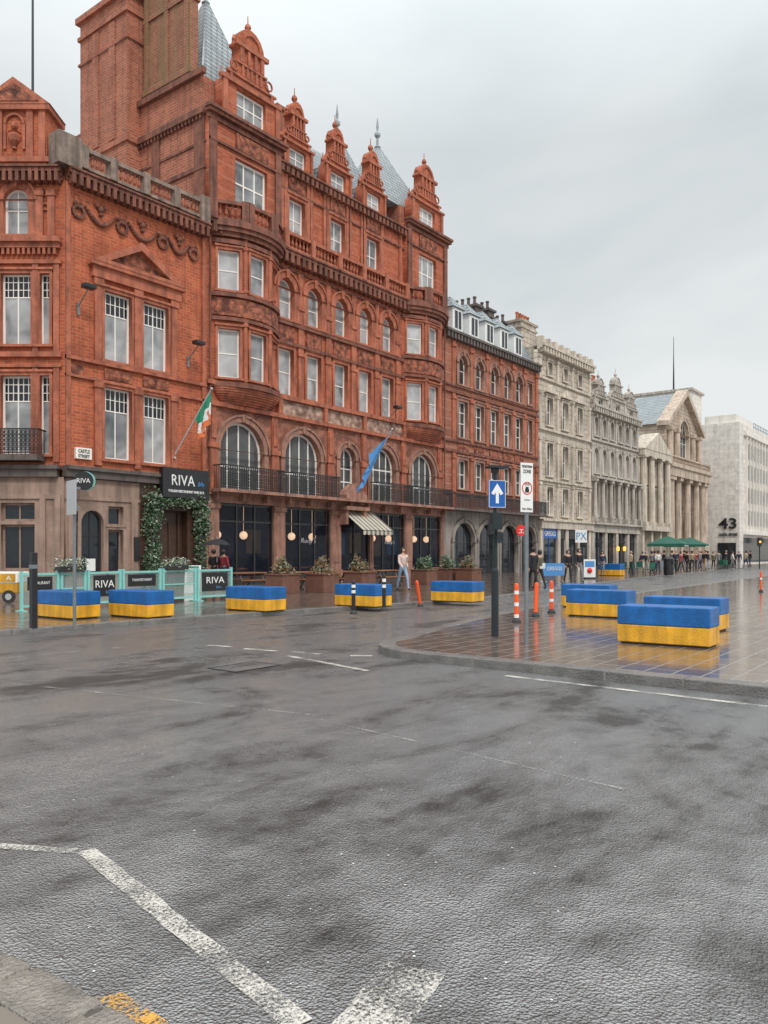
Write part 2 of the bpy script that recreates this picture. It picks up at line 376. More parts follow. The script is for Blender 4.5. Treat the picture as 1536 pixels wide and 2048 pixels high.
def balustrade(P,x0,x1,y,z0,z1,m,fr=F0,piers=(),sp=.27,w=.26,bm=None):
    bm=bm or m; k=(round(z1-z0,2),bm)
    if k not in BC:
        BC[k]=baluster_mesh(z1-z0-.28); BC[k].materials.append(MT[bm])
    g=G(); g.box(x0,x1,y-w/2,y+w/2,z0,z0+.12); g.box(x0,x1,y-w/2-.04,y+w/2+.04,z1-.16,z1)
    pl=sorted(set([x0+.13,x1-.13]+list(piers)))
    for p in pl:
        g.box(p-.16,p+.16,y-w/2-.06,y+w/2+.06,z0-.003,z1+.06)
    b=g.build('balustrade',m,P,fr)
    n=int((x1-x0)/sp)
    for i in range(n):
        x=x0+(i+.5)*(x1-x0)/n
        if min(abs(x-p) for p in pl)<.24: continue
        link('baluster',BC[k],b,(x,y,z0+.12))
    return b
def railing(P,x0,x1,y,z0,z1,fr=F0,ends=.7,sp=.14,t=.024,name='balcony_railing'):
    g=G(); g.box(x0,x1,y-.03,y+.03,z1-.05,z1); g.box(x0,x1,y-.02,y+.02,z0+.05,z0+.09); g.box(x0,x1,y-.015,y+.015,z1-.27,z1-.24)
    n=max(2,int((x1-x0)/sp))
    for i in range(n+1):
        x=x0+(x1-x0)*i/n; g.box(x-t/2,x+t/2,y-t/2,y+t/2,z0,z1-.02)
        if i<n:
            xm=x+(x1-x0)/n/2; q=(x1-x0)/n/2*.8
            for zz in (z1-.15,z0+.22,z0+.38,z0+.54,z0+.7): g.ring((xm,y,zz),q,.016,6)
    if ends:
        for x in (x0,x1):
            g.box(x-.03,x+.03,y,y+ends,z1-.05,z1); 
            for j in range(1,6): g.box(x-.01,x+.01,y+ends*j/6-.01,y+ends*j/6+.01,z0,z1)
    return g.build(name,'iron',P,fr)
def cornice(P,x0,x1,z0,m,steps=((.1,.12),(.2,.12),(.34,.12)),fr=F0,dent=0,name='cornice',yb=.05):
    g=G(); z=z0
    for k,(pr,h) in enumerate(steps):
        g.box(x0-.001*k,x1+.001*k,-pr,yb,z,z+h); z+=h
    if dent:
        n=int((x1-x0)/dent); pr=steps[-1][0]
        for i in range(n):
            x=x0+(i+.5)*(x1-x0)/n; g.box(x-dent*.27,x+dent*.27,-pr+.06,-.002,z0-.14,z0+sum(s[1] for s in steps[:-1])-.01)
    return g.build(name,m,P,fr)
def text(s,size,m,P,loc,rz=0,width=None,ext=.01,name='lettering',center=True,shear=0,bold=0,space=1):
    cu=bpy.data.curves.new('t','FONT'); cu.body=s; cu.size=size; cu.extrude=ext; cu.resolution_u=2; cu.shear=shear; cu.offset=bold; cu.space_character=space
    if center: cu.align_x='CENTER'
    ob=bpy.data.objects.new('t',cu); me=bpy.data.meshes.new_from_object(ob); bpy.data.objects.remove(ob); bpy.data.curves.remove(cu)
    me.materials.clear()
    if width:
        xs=[v.co.x for v in me.vertices]; k=width/(max(xs)-min(xs)); me.transform(Matrix.Diagonal((k,1,1,1)))
    me.transform(Matrix.Rotation(math.pi/2,4,'X'))
    return link(name,me,P,loc,rz,m)
def chimney(P,cx,cy,w,d,z0,z1,pots,m='brick_side',along='x',pm='terra',name='chimney'):
    g=G(); g.box(cx-w/2,cx+w/2,cy-d/2,cy+d/2,z0,z1); g.box(cx-w/2-.1,cx+w/2+.1,cy-d/2-.1,cy+d/2+.1,z1-.5,z1-.35); g.box(cx-w/2-.14,cx+w/2+.14,cy-d/2-.14,cy+d/2+.14,z1,z1+.18)
    c=g.build(name,m,P)
    for i in range(pots):
        f=(i+.5)/pots-.5
        x,y=(cx+f*w*.9,cy) if along=='x' else (cx,cy+f*d*.9)
        q=G(); q.lathe([(.14,0),(.13,.1),(.11,.55),(.15,.6),(.15,.7),(.11,.72)],(x,y,z1+.18),8); q.build('chimney_pot',pm,c,smooth=False)
    return c
def pyramid(P,x0,x1,y0,y1,z0,za,m='slate',fin=1.2,rr=.0,name='roof'):
    cx,cy=(x0+x1)/2,(y0+y1)/2
    g=G(); k=rr
    g.prism([(x0,y0,z0),(x1,y0,z0),(x1,y1,z0),(x0,y1,z0)],[(cx-k-.12,cy-.12,za),(cx+k+.12,cy-.12,za),(cx+k+.12,cy+.12,za),(cx-k-.12,cy+.12,za)])
    r=g.build(name,m,P)
    if fin:
        for s in ((-1,1) if rr else (0,)):
            q=G(); q.lathe([(.16,-.1),(.22,0),(.1,.12),(.07,fin*.3),(.2,fin*.38),(.2,fin*.46),(.06,fin*.55),(.09,fin*.7),(.02,fin)],(cx+s*k,cy,za),8); q.build('finial','lead',r)
    q=G()
    for a,b in (((x0,y0),(cx-k,cy)),((x1,y0),(cx+k,cy)),((x0,y1),(cx-k,cy))): q.cyl((a[0],a[1],z0+.02),(b[0],b[1],za),.07,n=5)
    q.build('hip_ridge','lead',r)
    return r
def gable(P,cx,w,z0,zt,y,ww,wz0,wz1,cols=2,m='brick',tm='terra',th=.5,fr=F0):
    H=zt-z0
    prof=[(.5,0),(.5,.34),(.43,.36),(.41,.43),(.34,.45),(.30,.53),(.23,.58),(.22,.73),(.27,.735),(.27,.765),(.23,.77),(.22,.83),(.17,.90),(.09,.945),(0,.96)]
    out=[(cx+a*w,z0+b*H) for a,b in prof]+[(cx-a*w,z0+b*H) for a,b in prof[-2::-1]]
    hole=rect(cx-ww/2,cx+ww/2,wz0,wz1)
    o=link('gable',pmesh(out,[hole],y,y+th),P,(fr[0],fr[1],0),fr[2],m)
    g=G()
    g.box(cx-w/2-.1,cx+w/2+.1,y-.14,y+.02,z0+.34*H,z0+.37*H); g.box(cx-.27*w-.06,cx+.27*w+.06,y-.14,y+.02,z0+.73*H,z0+.77*H)
    g.box(cx-.44*w,cx+.44*w,y-.09,y+.02,z0+.43*H,z0+.45*H); g.box(cx-.27*w,cx+.27*w,y-.09,y+.02,z0+.565*H,z0+.585*H)
    for s in (-1,1):
        g.box(cx+s*.46*w-.035*w,cx+s*.46*w+.035*w,y-.1,y+.01,z0,z0+.34*H)
        g.box(cx+s*.18*w-.03*w,cx+s*.18*w+.03*w,y-.1,y+.01,z0+.59*H,z0+.73*H)
        g.box(cx+s*.06*w-.02*w,cx+s*.06*w+.02*w,y-.1,y+.01,z0+.59*H,z0+.73*H)
        g.box(cx+s*.36*w-.02*w,cx+s*.36*w+.02*w,y-.08,y+.01,z0+.375*H,z0+.43*H)
        g.ring((cx+s*.31*w,y-.03,z0+.52*H),.06*w,.05,8)
        g.lathe([(.09,0),(.05,.1),(.13,.22),(.11,.34),(.03,.42),(.02,.65)],(cx+s*.46*w,y+th/2,z0+.35*H),7)
        g.lathe([(.07,0),(.04,.08),(.1,.18),(.02,.42)],(cx+s*.25*w,y+th/2,z0+.77*H),7)
    g.ring((cx,y-.03,z0+.79*H),.15*w,.05,8,a0=0,a1=math.pi)
    for i in range(5): g.box(cx+(i-2)*.08*w-.018*w,cx+(i-2)*.08*w+.018*w,y-.07,y+.01,z0+.46*H,z0+.56*H)
    g.lathe([(.14,0),(.07,.1),(.17,.26),(.13,.4),(.03,.5),(.02,.85)],(cx,y+th/2,zt-.05*H),7)
    g.build('gable_trim',tm,o)
    return o
# ---------------------------------------------------------------- setting: ground
def sheet(name,pts,z,m):
    g=G(); g.bm.faces.new([g.bm.verts.new((x,y,0)) for x,y in pts]); o=g.build(name,m,z=z); return structure(o)
sheet('road',[(-80,-120),(500,-120),(500,260),(-80,260)],0,'asphalt')
def pave(name,pts,m,z=.12):
    g=G(); g.pxy([(x,y) for x,y in pts],-.1,z); return structure(g.build(name,m))
def kerb(name,line,side,z=.126,w=.28,m='kerb',gap=.006,jit=0):
    g=G(); n=len(line); nr=[]
    for i in range(n):
        a=Vector(line[max(0,i-1)]); b=Vector(line[min(n-1,i+1)]); d=(b-a).normalized(); nr.append(Vector((-d.y,d.x))*side)
    for i in range(n-1):
        p,q=Vector(line[i]),Vector(line[i+1]); L=(q-p).length; k=max(1,round(L/.9))
        for j in range(k):
            f0=j/k+gap/L; f1=(j+1)/k-gap/L
            a=p.lerp(q,f0); b=p.lerp(q,f1); na=nr[i].lerp(nr[i+1],f0); nb=nr[i].lerp(nr[i+1],f1)
            dz=random.uniform(-.002,.003); j1,j2=random.uniform(-jit,jit),random.uniform(-jit,jit)
            g.pxy([(a.x-na.x*(.004+j1),a.y-na.y*(.004+j1)),(b.x-nb.x*(.004+j2),b.y-nb.y*(.004+j2)),(b.x+nb.x*w,b.y+nb.y*w),(a.x+na.x*w,a.y+na.y*w)],-.05,z+dz)
    o=structure(g.build(name,m)); b=o.modifiers.new('bevel','BEVEL'); b.width=.015; b.segments=2; return o
Lk=[(-30,16.6),(2,15.9),(10,15.6),(16,15.0),(20,14.3),(24,14.0),(30,14.6),(40,16.2),(55,18.0),(90,20.5),(200,22.5)]
pave('pavement_left',Lk+[(200,60),(-30,60)],'paving_far',.10)
kerb('kerb_left',Lk,1,.106)
arc=[(10.0+1.6-1.6*math.cos(a),7.0+1.55*math.sin(a)) for a in [R(x) for x in (0,12,24,36,48,60,72,90)]]
Pz=[(9.7,-30),(9.85,1.0),(9.95,5.0)]+arc+[(13.5,9.1),(17,9.9),(20,10.4),(30,11.0),(60,12.3),(100,14),(200,15.5)]
pave('plaza',Pz+[(200,-30)],'paving')
kerb('kerb_plaza',Pz,-1)
Nk=[(1.66,2.0),(1.655,2.5),(1.645,2.95),(1.60,3.3),(1.2,3.9),(-.5,4.9),(-6,5.6)]
pave('pavement_near',[(1.60,-10)]+[(x-.03,y) for x,y in Nk]+[(-6,-10)],'flagstone',.045)
kerb('kerb_near',[(1.62,-10)]+Nk,1,.056,.22,'granite',gap=.014,jit=.012)
def mark(p0,p1,w,m,z=.006,w2=None):
    a,b=ground_at(*p0),ground_at(*p1); d=(b-a).normalized(); n=Vector((-d.y,d.x,0)); w2=w2 or w
    g=G(); k=max(2,int((b-a).length/.12)); 
    L=[];Rr=[]
    for i in range(k+1):
        p=a.lerp(b,i/k); ww=w+(w2-w)*i/k
        L.append(p+n*(ww/2+random.uniform(-.006,.006))); Rr.append(p-n*(ww/2+random.uniform(-.006,.006)))
    g.bm.faces.new([g.bm.verts.new((q.x,q.y,0)) for q in L+Rr[::-1]])
    return structure(g.build('road_marking',m,z=z))
mark((172,1702),(600,2052),.105,'mark_white')
mark((832,1938),(722,2075),.25,'mark_white')
mark((-20,1692),(150,1704),.07,'mark_white')
for a,b in (((415,1291),(462,1294)),((488,1298),(556,1303)),((585,1304),(640,1309)),((700,1312),(745,1312))): mark(a,b,.12,'mark_white')
mark((575,1312),(735,1342),.10,'mark_white')
mark((0,1365),(620,1430),.05,'mark_faint'); mark((640,1440),(1250,1580),.04,'mark_faint'); mark((-10,1318),(300,1290),.06,'mark_faint')
mark((1010,1352),(1536,1414),.10,'mark_white'); mark((1500,1700),(1560,1712),.10,'mark_faint')
g=G(); g.quad((1.69,2.33,0),(1.77,2.30,0),(1.785,2.60,0),(1.70,2.64,0))
structure(g.build('kerb_marking','mark_yellow',z=.005))
g=G()
for i in range(70):
    px,py=random.uniform(0,1200),random.uniform(1340,2040); p=ground_at(px,py); r=random.uniform(.003,.007)
    g.bm.faces.new([g.bm.verts.new((p.x+r*math.cos(a)*random.uniform(.7,1.2),p.y+r*math.sin(a)*random.uniform(.7,1.2),0)) for a in [k*math.pi/3 for k in range(6)]])
o=g.build('road_speck','flag_white',z=.005); o['kind']='stuff'; tag(o,'small pale specks of grit and gum scattered over the wet asphalt','specks')
def manhole(px,py,w,h,rz,label):
    p=ground_at(px,py); t=thing('manhole_cover',label,'manhole cover',(p.x,p.y,.004),rz)
    g=G()
    for a in ((-w/2,w/2,-h/2,-h/2+.03),(-w/2,w/2,h/2-.03,h/2),(-w/2,-w/2+.03,-h/2+.03,h/2-.03),(w/2-.03,w/2,-h/2+.03,h/2-.03)): g.box(*a,0,.006)
    g.build('frame','rubber',t)
    g=G(); g.box(-w/2+.04,w/2-.04,-h/2+.04,h/2-.04,0,.004); g.build('lid','asphalt',t)
manhole(490,1334,.9,.6,0,'rectangular iron manhole cover in the middle of the road')
# ---------------------------------------------------------------- main red building
FY=29.0
def mkroot(name,X,label,Y=FY): return thing(name,label,'building',(X,Y,0))
X0=24.34
B=mkroot('red_brick_building',X0,'tall red brick and terracotta block with ornate gables, round bays and arched balcony floor')
U=lambda px:at_y(px,FY)-X0
g=G(); g.box(0,20,.36,12,4.3,21.5); g.build('wall','brick_side',B)
g=G(); g.box(.002,4.6,.3,5.2,21.4,23.9); g.box(15.6,19.998,.3,5,21.4,23.2); g.split('tower_wall','brick_side',B)
g=G()
for z,h,p in ((21.9,.3,.22),(23.75,.28,.22),(19.4,.2,.1),(17.9,.12,.06),(20.6,.12,.06)): g.box(-p,.004,-.1,12.1,z,z+h)
for k in range(46): g.box(-.16,.002,.1+k*.26,.22+k*.26,21.72,21.9)
g.box(-.07,.003,-.02,.7,4.5,21.9); g.box(-.07,.003,3.3,3.9,17,21.9)
g.build('side_moulding','terra_dark',B)
g=G(); g.box(.3,19.7,3.4,3.5,0,4.3); g.box(0,.3,.3,12,0,4.3); g.box(19.7,20,.3,12,0,4.3); g.box(.3,19.7,.3,3.4,4.2,4.3); g.box(.3,19.7,.35,3.4,0,.14); g.build('interior','interior',B)
shops=[(.76,4.36,0),(5.16,8.74,0),(9.56,12.16,1),(12.46,15.66,0),(16.41,19.7,0)]
g=G(); pe=[(0,.76),(4.36,5.16),(8.74,9.56),(12.16,12.46),(15.66,16.41),(19.7,20)]
for a,b in pe:
    g.box(a,b,-.12,.3,.1,4.0); g.box(a-.04,b+.04,-.2,.3,.1,.7); g.box(a-.04,b+.04,-.2,.2,3.72,3.95)
    g.box(a+.1,b-.1,-.16,0,1.1,3.5)
g.split('pier','sandstone',B)
g=G(); g.box(0,20,-.16,.36,4.0,4.35); g.box(0,20,-.3,.3,4.3501,4.45); g.build('fascia','sandstone',B)
for a,b,d in shops:
    w=b-a; g=G(); n=3 if not d else 2
    g.box(a,b,.04,.12,.1,.5); g.box(a,b,.04,.12,3.88,4.0)
    for i in range(n+1):
        x=a+.04+(w-.08)*i/n; g.box(x-.045,x+.045,.02,.13,.101,3.999)
    if not d: g.box(a,b,.03,.125,3.1,3.18)
    s=g.build('shop_window' if not d else 'entrance_door','dark_frame',B)
    q=G(); q.box(a+.02,b-.02,.07,.085,.5,3.9); q.build('pane','shop_glass',s)
for x in (1.2,2.9,6.3,7.9,13.2,14.8,17.5,18.9):
    q=G(); q.ball((x,.55,2.5),.21,12); q.cyl((x,.55,2.7),(x,.55,4.2),.008,n=4); q.build('globe_lamp','lamp_glow',B,smooth=True)
for x in (1.2,2.4,3.5,5.8,7.0,8.0,13.0,14.2,17,18.2):
    g=G(); g.box(x-.3,x+.3,1.2,1.8,.8,.86); g.cyl((x,1.5,.14),(x,1.5,.8),.04); g.build('interior_table','wood',B)
for i,x in enumerate((1.4,3.3,6.2,8.1,13.4,15.0,17.3,18.9)):
    g=G(); g.box(x-.6,x+.5,3.3,3.38,1.4+.1*(i%3),2.9); g.build('interior_picture',('pink_stone','flag_blue','cloth_tan')[i%3],B)
text("Rudy's",.4,'white_paint',B,(7.0,.02,2.15),shear=.3,width=1.15,bold=-.012); text("Rudy's",.36,'white_paint',B,(14.2,.02,2.15),shear=.3,width=1.0,bold=-.012)
arcs=[(.84,3.72,7.95),(5.16,7.93,7.9),(9.51,10.91,7.55),(12.28,14.73,7.85),(16.3,18.99,7.9)]
wall('arcade_wall','ornament_arch',B,rect(0,20,4.45,8.7),[arch(a,b,4.6,t) for a,b,t in arcs])
for a,b,t in arcs:
    w=b-a
    win(B,(a+b)/2,4.6,w,t-4.6,1.0,4 if w>2 else 2,(.35,.60),y=.24,sur='sandstone',st=.28,sp=.10,sill=0,ft=.12,key=True,fm='cream_paint',pm='pane_dim')
g=G()
for x in (.42,4.45,8.7,11.6,15.5,19.55):
    g.box(x-.24,x+.24,-.13,.01,4.5,6.55); g.box(x-.3,x+.3,-.2,.01,6.55,6.8); g.box(x-.2,x+.2,-.1,.01,6.8,8.5); g.box(x-.15,x+.15,-.16,.01,7.0,8.2)
g.split('pilaster','terra',B)
g=G(); g.box(5.0,15.4,-.05,.01,8.72,9.45); g.build('inscribed_panel','ornament_pale',B)
g=G(); g.box(0,20,-.2,.01,8.5,8.7); g.box(0,20,-.24,.01,9.47,9.66)
for x in (4.75,8.2,11.6,15.5): g.box(x-.14,x+.14,-.22,.0,8.701,9.469)
g.build('string_course','terra',B)
g=G(); g.box(.1,19.9,-1.0,-.3,4.4501,4.6)
for i in range(13):
    x=.4+i*1.6; g.pxz([(x-.1,4.45),(x+.1,4.45),(x+.1,4.1),(x-.1,4.1)],-.5,-.17)
g.build('balcony_slab','sandstone',B)
for a,b in ((.3,4.3),(4.9,8.5),(12.0,15.3),(15.9,19.8)): railing(B,a,b,-.93,4.6,5.72)
g=G(); g.pxz([(9.3,4.6),(11.1,4.6),(11.1,4.85),(10.2,5.5),(9.3,4.85)],-.75,-.02); g.box(9.2,11.2,-.85,-.02,4.0,4.2); g.box(9.3,9.5,-.7,-.17,3.2,4.0); g.box(10.9,11.1,-.7,-.17,3.2,4.0); g.split('entrance_pediment','sandstone',B)
c5=[U(571),U(627),U(681),U(729),U(774)]
holes=[rect(c-.57,c+.57,9.75,12.15) for c in c5]+[arch(c-.57,c+.57,13.65,15.75) for c in c5]
wall('wall','brick_band',B,rect(0,20,8.7,16.75),holes)
for c in c5:
    win(B,c,9.75,1.14,2.4,0,1,(.5,),y=.22,sur='terra',st=.14)
    win(B,c,13.65,1.14,2.1,1.0,1,(.45,),y=.22,sur='terra',st=.34,sp=.12,key=True)
g=G()
for c in c5: g.box(c-.62,c+.62,-.06,.01,12.55,13.3)
g.split('ornament_panel','ornament',B)
g=G(); g.box(4.6,15.5,-.16,.01,12.35,12.5); g.box(4.6,15.5,-.18,.01,13.35,13.55); g.box(4.6,15.5,-.1,.01,16.2,16.32)
g.split('string_course','terra_dark',B)
g=G()
xs=[c5[0]-.98]+[(a+b)/2 for a,b in zip(c5,c5[1:])]+[c5[-1]+1.0]
for x in xs:
    g.box(x-.2,x+.2,-.11,.01,9.66,12.35); g.box(x-.2,x+.2,-.12,.01,12.5,13.35); g.box(x-.26,x+.26,-.17,.01,14.3,14.5); g.box(x-.17,x+.17,-.1,.01,13.55,16.2)
    g.box(x-.25,x+.25,-.17,.01,11.9,12.1)
g.split('pilaster','terra',B)
cornice(B,0,20,16.6,'terra_dark',((.16,.14),(.3,.14),(.48,.16),(.56,.08)),dent=.42)
balustrade(B,4.7,15.4,-.4,17.12,17.98,'terra',piers=(6.8,9.0,11.1,13.2))
def bow(cx):
    hw,sag=2.15,.92; Rr=(hw*hw+sag*sag)/(2*sag); yc=-sag+Rr; A=math.asin(hw/Rr); an=[-A,-A/3,A/3,A]
    def pt(a,r): return (cx+r*math.sin(a),yc-r*math.cos(a))
    P=[pt(a,Rr) for a in an]
    def ringp(g,off,z0,z1,n=12):
        pts=[pt(-A+2*A*i/n,Rr+off) for i in range(n+1)]
        pts=[(x,min(y,.02)) for x,y in pts]; g.pxy(pts+[(pts[-1][0],.03),(pts[0][0],.03)],z0,z1)
    g=G(); 
    for k in range(7):
        f=k/7; rr=.35+.65*math.sin(f*math.pi/2); pts=[(cx+hw*(.6+.4*rr)*math.sin(a),-sag*rr*math.cos(a)) for a in [R(-90+180*i/14) for i in range(15)]]
        g.pxy(pts+[(pts[-1][0],.02),(pts[0][0],.02)],8.72+f*.68,8.72+(f+1/7)*.68)
    g.build('bay_corbel','terra',B)
    for off,z0,z1 in ((.16,9.4,9.62),(.10,12.5,12.66),(.14,13.62,13.8),(.1,16.1,16.3)):
        g=G(); ringp(g,off,z0,z1); g.build('bay_moulding','terra_dark',B)
    g=G(); ringp(g,.2,16.4,16.6); ringp(g,.34,16.6,16.8); ringp(g,.44,16.8,17.1); g.build('bay_cornice','terra_dark',B)
    g=G(); ringp(g,.04,12.75,13.55,24); g.build('bay_ornament','ornament',B)
    for k in range(3):
        p,q=P[k],P[k+1]; w=math.dist(p,q); fr=(p[0],p[1],math.atan2(q[1]-p[1],q[0]-p[0]))
        wall('bay_wall','brick',B,rect(0,w,9.6,16.5),[rect(w/2-.52,w/2+.52,9.85,12.15),rect(w/2-.52,w/2+.52,13.95,15.85)],0,.25,fr)
        win(B,w/2,9.85,1.04,2.3,0,1,(.5,),y=.14,sur='terra',st=.1,fr=fr); win(B,w/2,13.95,1.04,1.9,0,1,(.5,),y=.14,sur='terra',st=.1,fr=fr)
        a_,b_=pt(an[k],Rr+.22),pt(an[k+1],Rr+.22)
        balustrade(B,.0,math.dist(a_,b_),0,17.11,18.02,'terra_dark',fr=(a_[0],a_[1],fr[2]),sp=.25,bm='terra')
    for a in (an[1],an[2]):
        g=G(); x,y=pt(a,Rr+.0); g.cyl((x,y,9.62),(x,y,12.5),.11,n=10)
        for z in (9.7,12.3): g.cyl((x,y,z),(x,y,z+.14),.16,n=10)
        g.build('bay_column','terra',B)
        g=G(); g.cyl((x,y,13.8),(x,y,16.4),.11,n=10)
        for z in (13.9,15.9): g.cyl((x,y,z),(x,y,z+.14),.16,n=10)
        g.build('bay_column','terra',B)
bow(2.55); bow(17.65)
c3=[U(593),U(674),U(745)]
wall('wall','brick_band',B,rect(4.6,15.6,17.1,21.5),[rect(c-.62,c+.62,18.0,20.05) for c in c3])
for c in c3: win(B,c,18.0,1.24,2.05,0,2,(.5,),y=.22,sur='terra',st=.12)
g=G()
for c in c3: g.box(c-.62,c+.62,-.08,.01,20.45,21.1)
g.split('ornament_panel','ornament',B)
for a,b,ww in ((0.0,4.6,2.1),(15.6,20,1.9)):
    c=(a+b)/2+(.35 if a==0 else -.0); 
    wall('tower_front','brick_band',B,rect(a,b,17.1,22.0),[rect(c-ww/2,c+ww/2,18.25,20.45)],-.3,.36)
    win(B,c,18.25,ww,2.2,0,3,(.5,),y=-.1,sur='terra',st=.14,ft=.12)
    g=G(); g.box(c-ww/2,c+ww/2,-.38,-.29,20.85,21.6); g.build('ornament_panel','ornament',B)
    g=G(); 
    for x in (a+.2,b-.2): g.box(x-.2,x+.2,-.4,-.29,17.1,21.9)
    g.box(a,b,-.42,-.28,20.68,20.8); g.box(a-.1,b+.1,-.42,-.28,21.65,21.85)
    g.box(a-.2,b+.2,-.6,-.28,21.9,22.05); g.box(a-.25,b+.25,-.7,-.25,22.051,22.2); g.build('tower_moulding','terra_dark',B)
g=G(); g.box(4.6,15.6,-.1,.01,20.3,20.4)
g.build('string_course','terra_dark',B)
g=G()
for x in [4.95]+[(p+q)/2+s for p,q in zip(c3,c3[1:]) for s in (-.55,.55)]+[15.2]+[c+s for c in c3 for s in (-.85,.85)]: g.box(x-.13,x+.13,-.09,.01,17.1,21.2)
g.split('pilaster','terra',B)
cornice(B,4.6,15.6,21.2,'terra_dark',((.14,.12),(.28,.12),(.4,.1)),dent=.36)
gable(B,2.65,3.7,22.2,27.2,-.28,1.9,22.45,23.8,m='brick_band'); win(B,2.65,22.45,1.9,1.35,0,3,(.5,),y=-.1,sur='terra',st=.08,ft=.1)
gable(B,17.8,3.5,22.2,26.5,-.28,1.7,22.4,23.5,m='brick_band'); win(B,17.8,22.4,1.7,1.1,0,3,(.5,),y=-.1,sur='terra',st=.08,ft=.1)
for c in c3:
    gable(B,c,2.2,21.5,25.3,-.1,1.25,21.7,22.65); win(B,c,21.7,1.25,.95,0,2,(.5,),y=.06,sur='terra',st=.07,ft=.08)
    g=G(); g.prism([(c-.8,.4,21.5),(c+.8,.4,21.5),(c+.8,.4,22.9),(c,.4,23.9),(c-.8,.4,22.9)],[(c-.8,3.6,21.5),(c+.8,3.6,21.5),(c+.8,3.6,22.9),(c,3.6,23.9),(c-.8,3.6,22.9)]); g.build('dormer_roof','slate',B)
g=G(); g.prism([(4.6,.45,21.52),(15.6,.45,21.52),(15.6,11,21.52),(4.6,11,21.52)],[(4.6,2.6,25.2),(15.6,2.6,25.2),(15.6,9,25.2),(4.6,9,25.2)]); g.build('roof','slate',B)
pyramid(B,.35,4.3,.6,4.8,23.92,29.4,fin=2.4)
pyramid(B,13.6,19.6,.4,5.2,23.2,27.9,fin=1.9)
pyramid(B,11.8,14.8,1.6,5.2,23.5,27.4,fin=2.0)
g=G(); g.box(6.9,7.5,2.2,3.4,23,26.0); g.box(6.8,7.6,2.1,3.5,26.0,26.2); g.build('chimney','brick_side',B)
chimney(B,18.6,4.4,.8,1.4,22,26.6,2); 
chimney(B,9.8,4.4,.8,1.4,22,26.2,2)
g=G(); g.box(-.74,1.5,4.9,9.0,10,29.2); g.box(-.85,1.6,4.8,9.1,28.3,28.5); g.box(-.92,1.7,4.7,9.2,29.2,29.5); g.box(-.82,1.6,4.8,9.1,27.0,27.12)
g.box(-.84,1.6,4.8,9.1,21.9,22.2); g.box(-.80,1.5,5.9,6.4,22.3,28.2); g.box(-.80,1.5,7.3,7.8,22.3,28.2)
g.build('chimney','brick_side',B)
g=G(); g.box(.10,.6,1.2,4.75,23.95,31.2); g.box(0,.7,1.1,4.74,24.3,24.6); g.box(.02,.68,1.12,4.73,27.9,28.1)
for y in (1.25,2.75,4.3): g.box(.03,.55,y,y+.3,24.6,30.8)
g.build('chimney','brick_mossy',B)
for x in (.22,19.8):
    g=G(); g.cyl((x,-.3 if x>1 else -.12,4.7),(x,-.3 if x>1 else -.12,16.4),.05,n=6); g.build('drainpipe','terra_dark',B)
# ---------------------------------------------------------------- left corner building
XR=17.34
C=mkroot('corner_brick_building',XR,'lower red brick corner building with swag frieze, pediment and brown stone shopfront')
u=lambda px:at_y(px,FY)-XR
WW=X0-XR-.01
g=G(); g.pxy([(.3,.36),(WW,.36),(WW,13),(-5,13),(-3.1+.4,4.05+.1)],0,16.9); g.build('wall','brick',C)
g=G(); g.pxy([(.1,.1),(WW,.1),(WW,12.9),(-4.9,12.9),(-3.0,4.05)],16.9,17.0); g.build('roof','lead',C)
wn=[(u(208)+u(262))/2,(u(285)+u(332))/2+.05]
hs=[rect(c-.66,c+.66,z0,z1) for c in wn for z0,z1 in ((5.5,8.45),(9.55,12.4))]
wall('wall','brick',C,rect(0,WW,4.9,16.4),hs)
for c in wn:
    for z0,z1 in ((5.5,8.45),(9.55,12.4)):
        win(C,c,z0,1.32,z1-z0,0,2,(.68,),y=.18,sur='terra',st=.1,ft=.08,grid=(.68,6,2),sill=.12)
g=G()
for c in wn: g.box(c-.66,c+.66,-.07,.01,8.75,9.2)
g.box(.1,.75,-.07,.01,8.6,9.1); g.split('ornament_panel','ornament',C)
g=G(); g.box(0,WW,-.12,.01,8.6,8.7); g.box(0,WW,-.16,.01,9.28,9.42)
cx=(wn[0]+wn[1])/2
for x in (wn[0]-.95,cx,wn[1]+.95): g.box(x-.16,x+.16,-.1,.01,5.2,8.6); g.box(x-.16,x+.16,-.1,.01,9.42,12.75); g.box(x-.22,x+.22,-.16,.01,8.35,8.58);g.box(x-.22,x+.22,-.16,.01,12.5,12.8)
g.box(WW-.22,WW,-.12,.01,4.9,16.3); g.box(0,.2,-.1,.01,4.9,16.3)
g.box(wn[0]-1.25,wn[1]+1.25,-.2,.01,12.8,13.25); g.box(wn[0]-1.4,wn[1]+1.4,-.34,.01,13.25,13.4)
g.build('moulding','terra',C)
pw=wn[1]-wn[0]+2.7; 
o=link('pediment',pmesh([(cx-pw/2,13.4),(cx+pw/2,13.4),(cx,14.75)],[[(cx-pw/2+.75,13.55),(cx+pw/2-.75,13.55),(cx,14.4)]],-.36,.02),C,m='terra')
g=G(); g.prism([(cx-pw/2+.6,-.12,13.5),(cx+pw/2-.6,-.12,13.5),(cx,-.12,14.5)],[(cx-pw/2+.6,.0,13.5),(cx+pw/2-.6,.0,13.5),(cx,.0,14.5)]); g.build('tympanum','ornament',o)
def swag(g,x0,x1,z,dr,y=-.08):
    n=17
    for i in range(n):
        f=i/(n-1); g.ball((x0+(x1-x0)*f,y,z-dr*math.sin(math.pi*f)),.06+.05*math.sin(math.pi*f),6)
ks=[.55,2.55,4.6,6.3]
for k in range(3): g=G(); swag(g,ks[k]+.3,ks[k+1]-.3,15.5,.5); g.build('carved_swag','terra_dark',C)
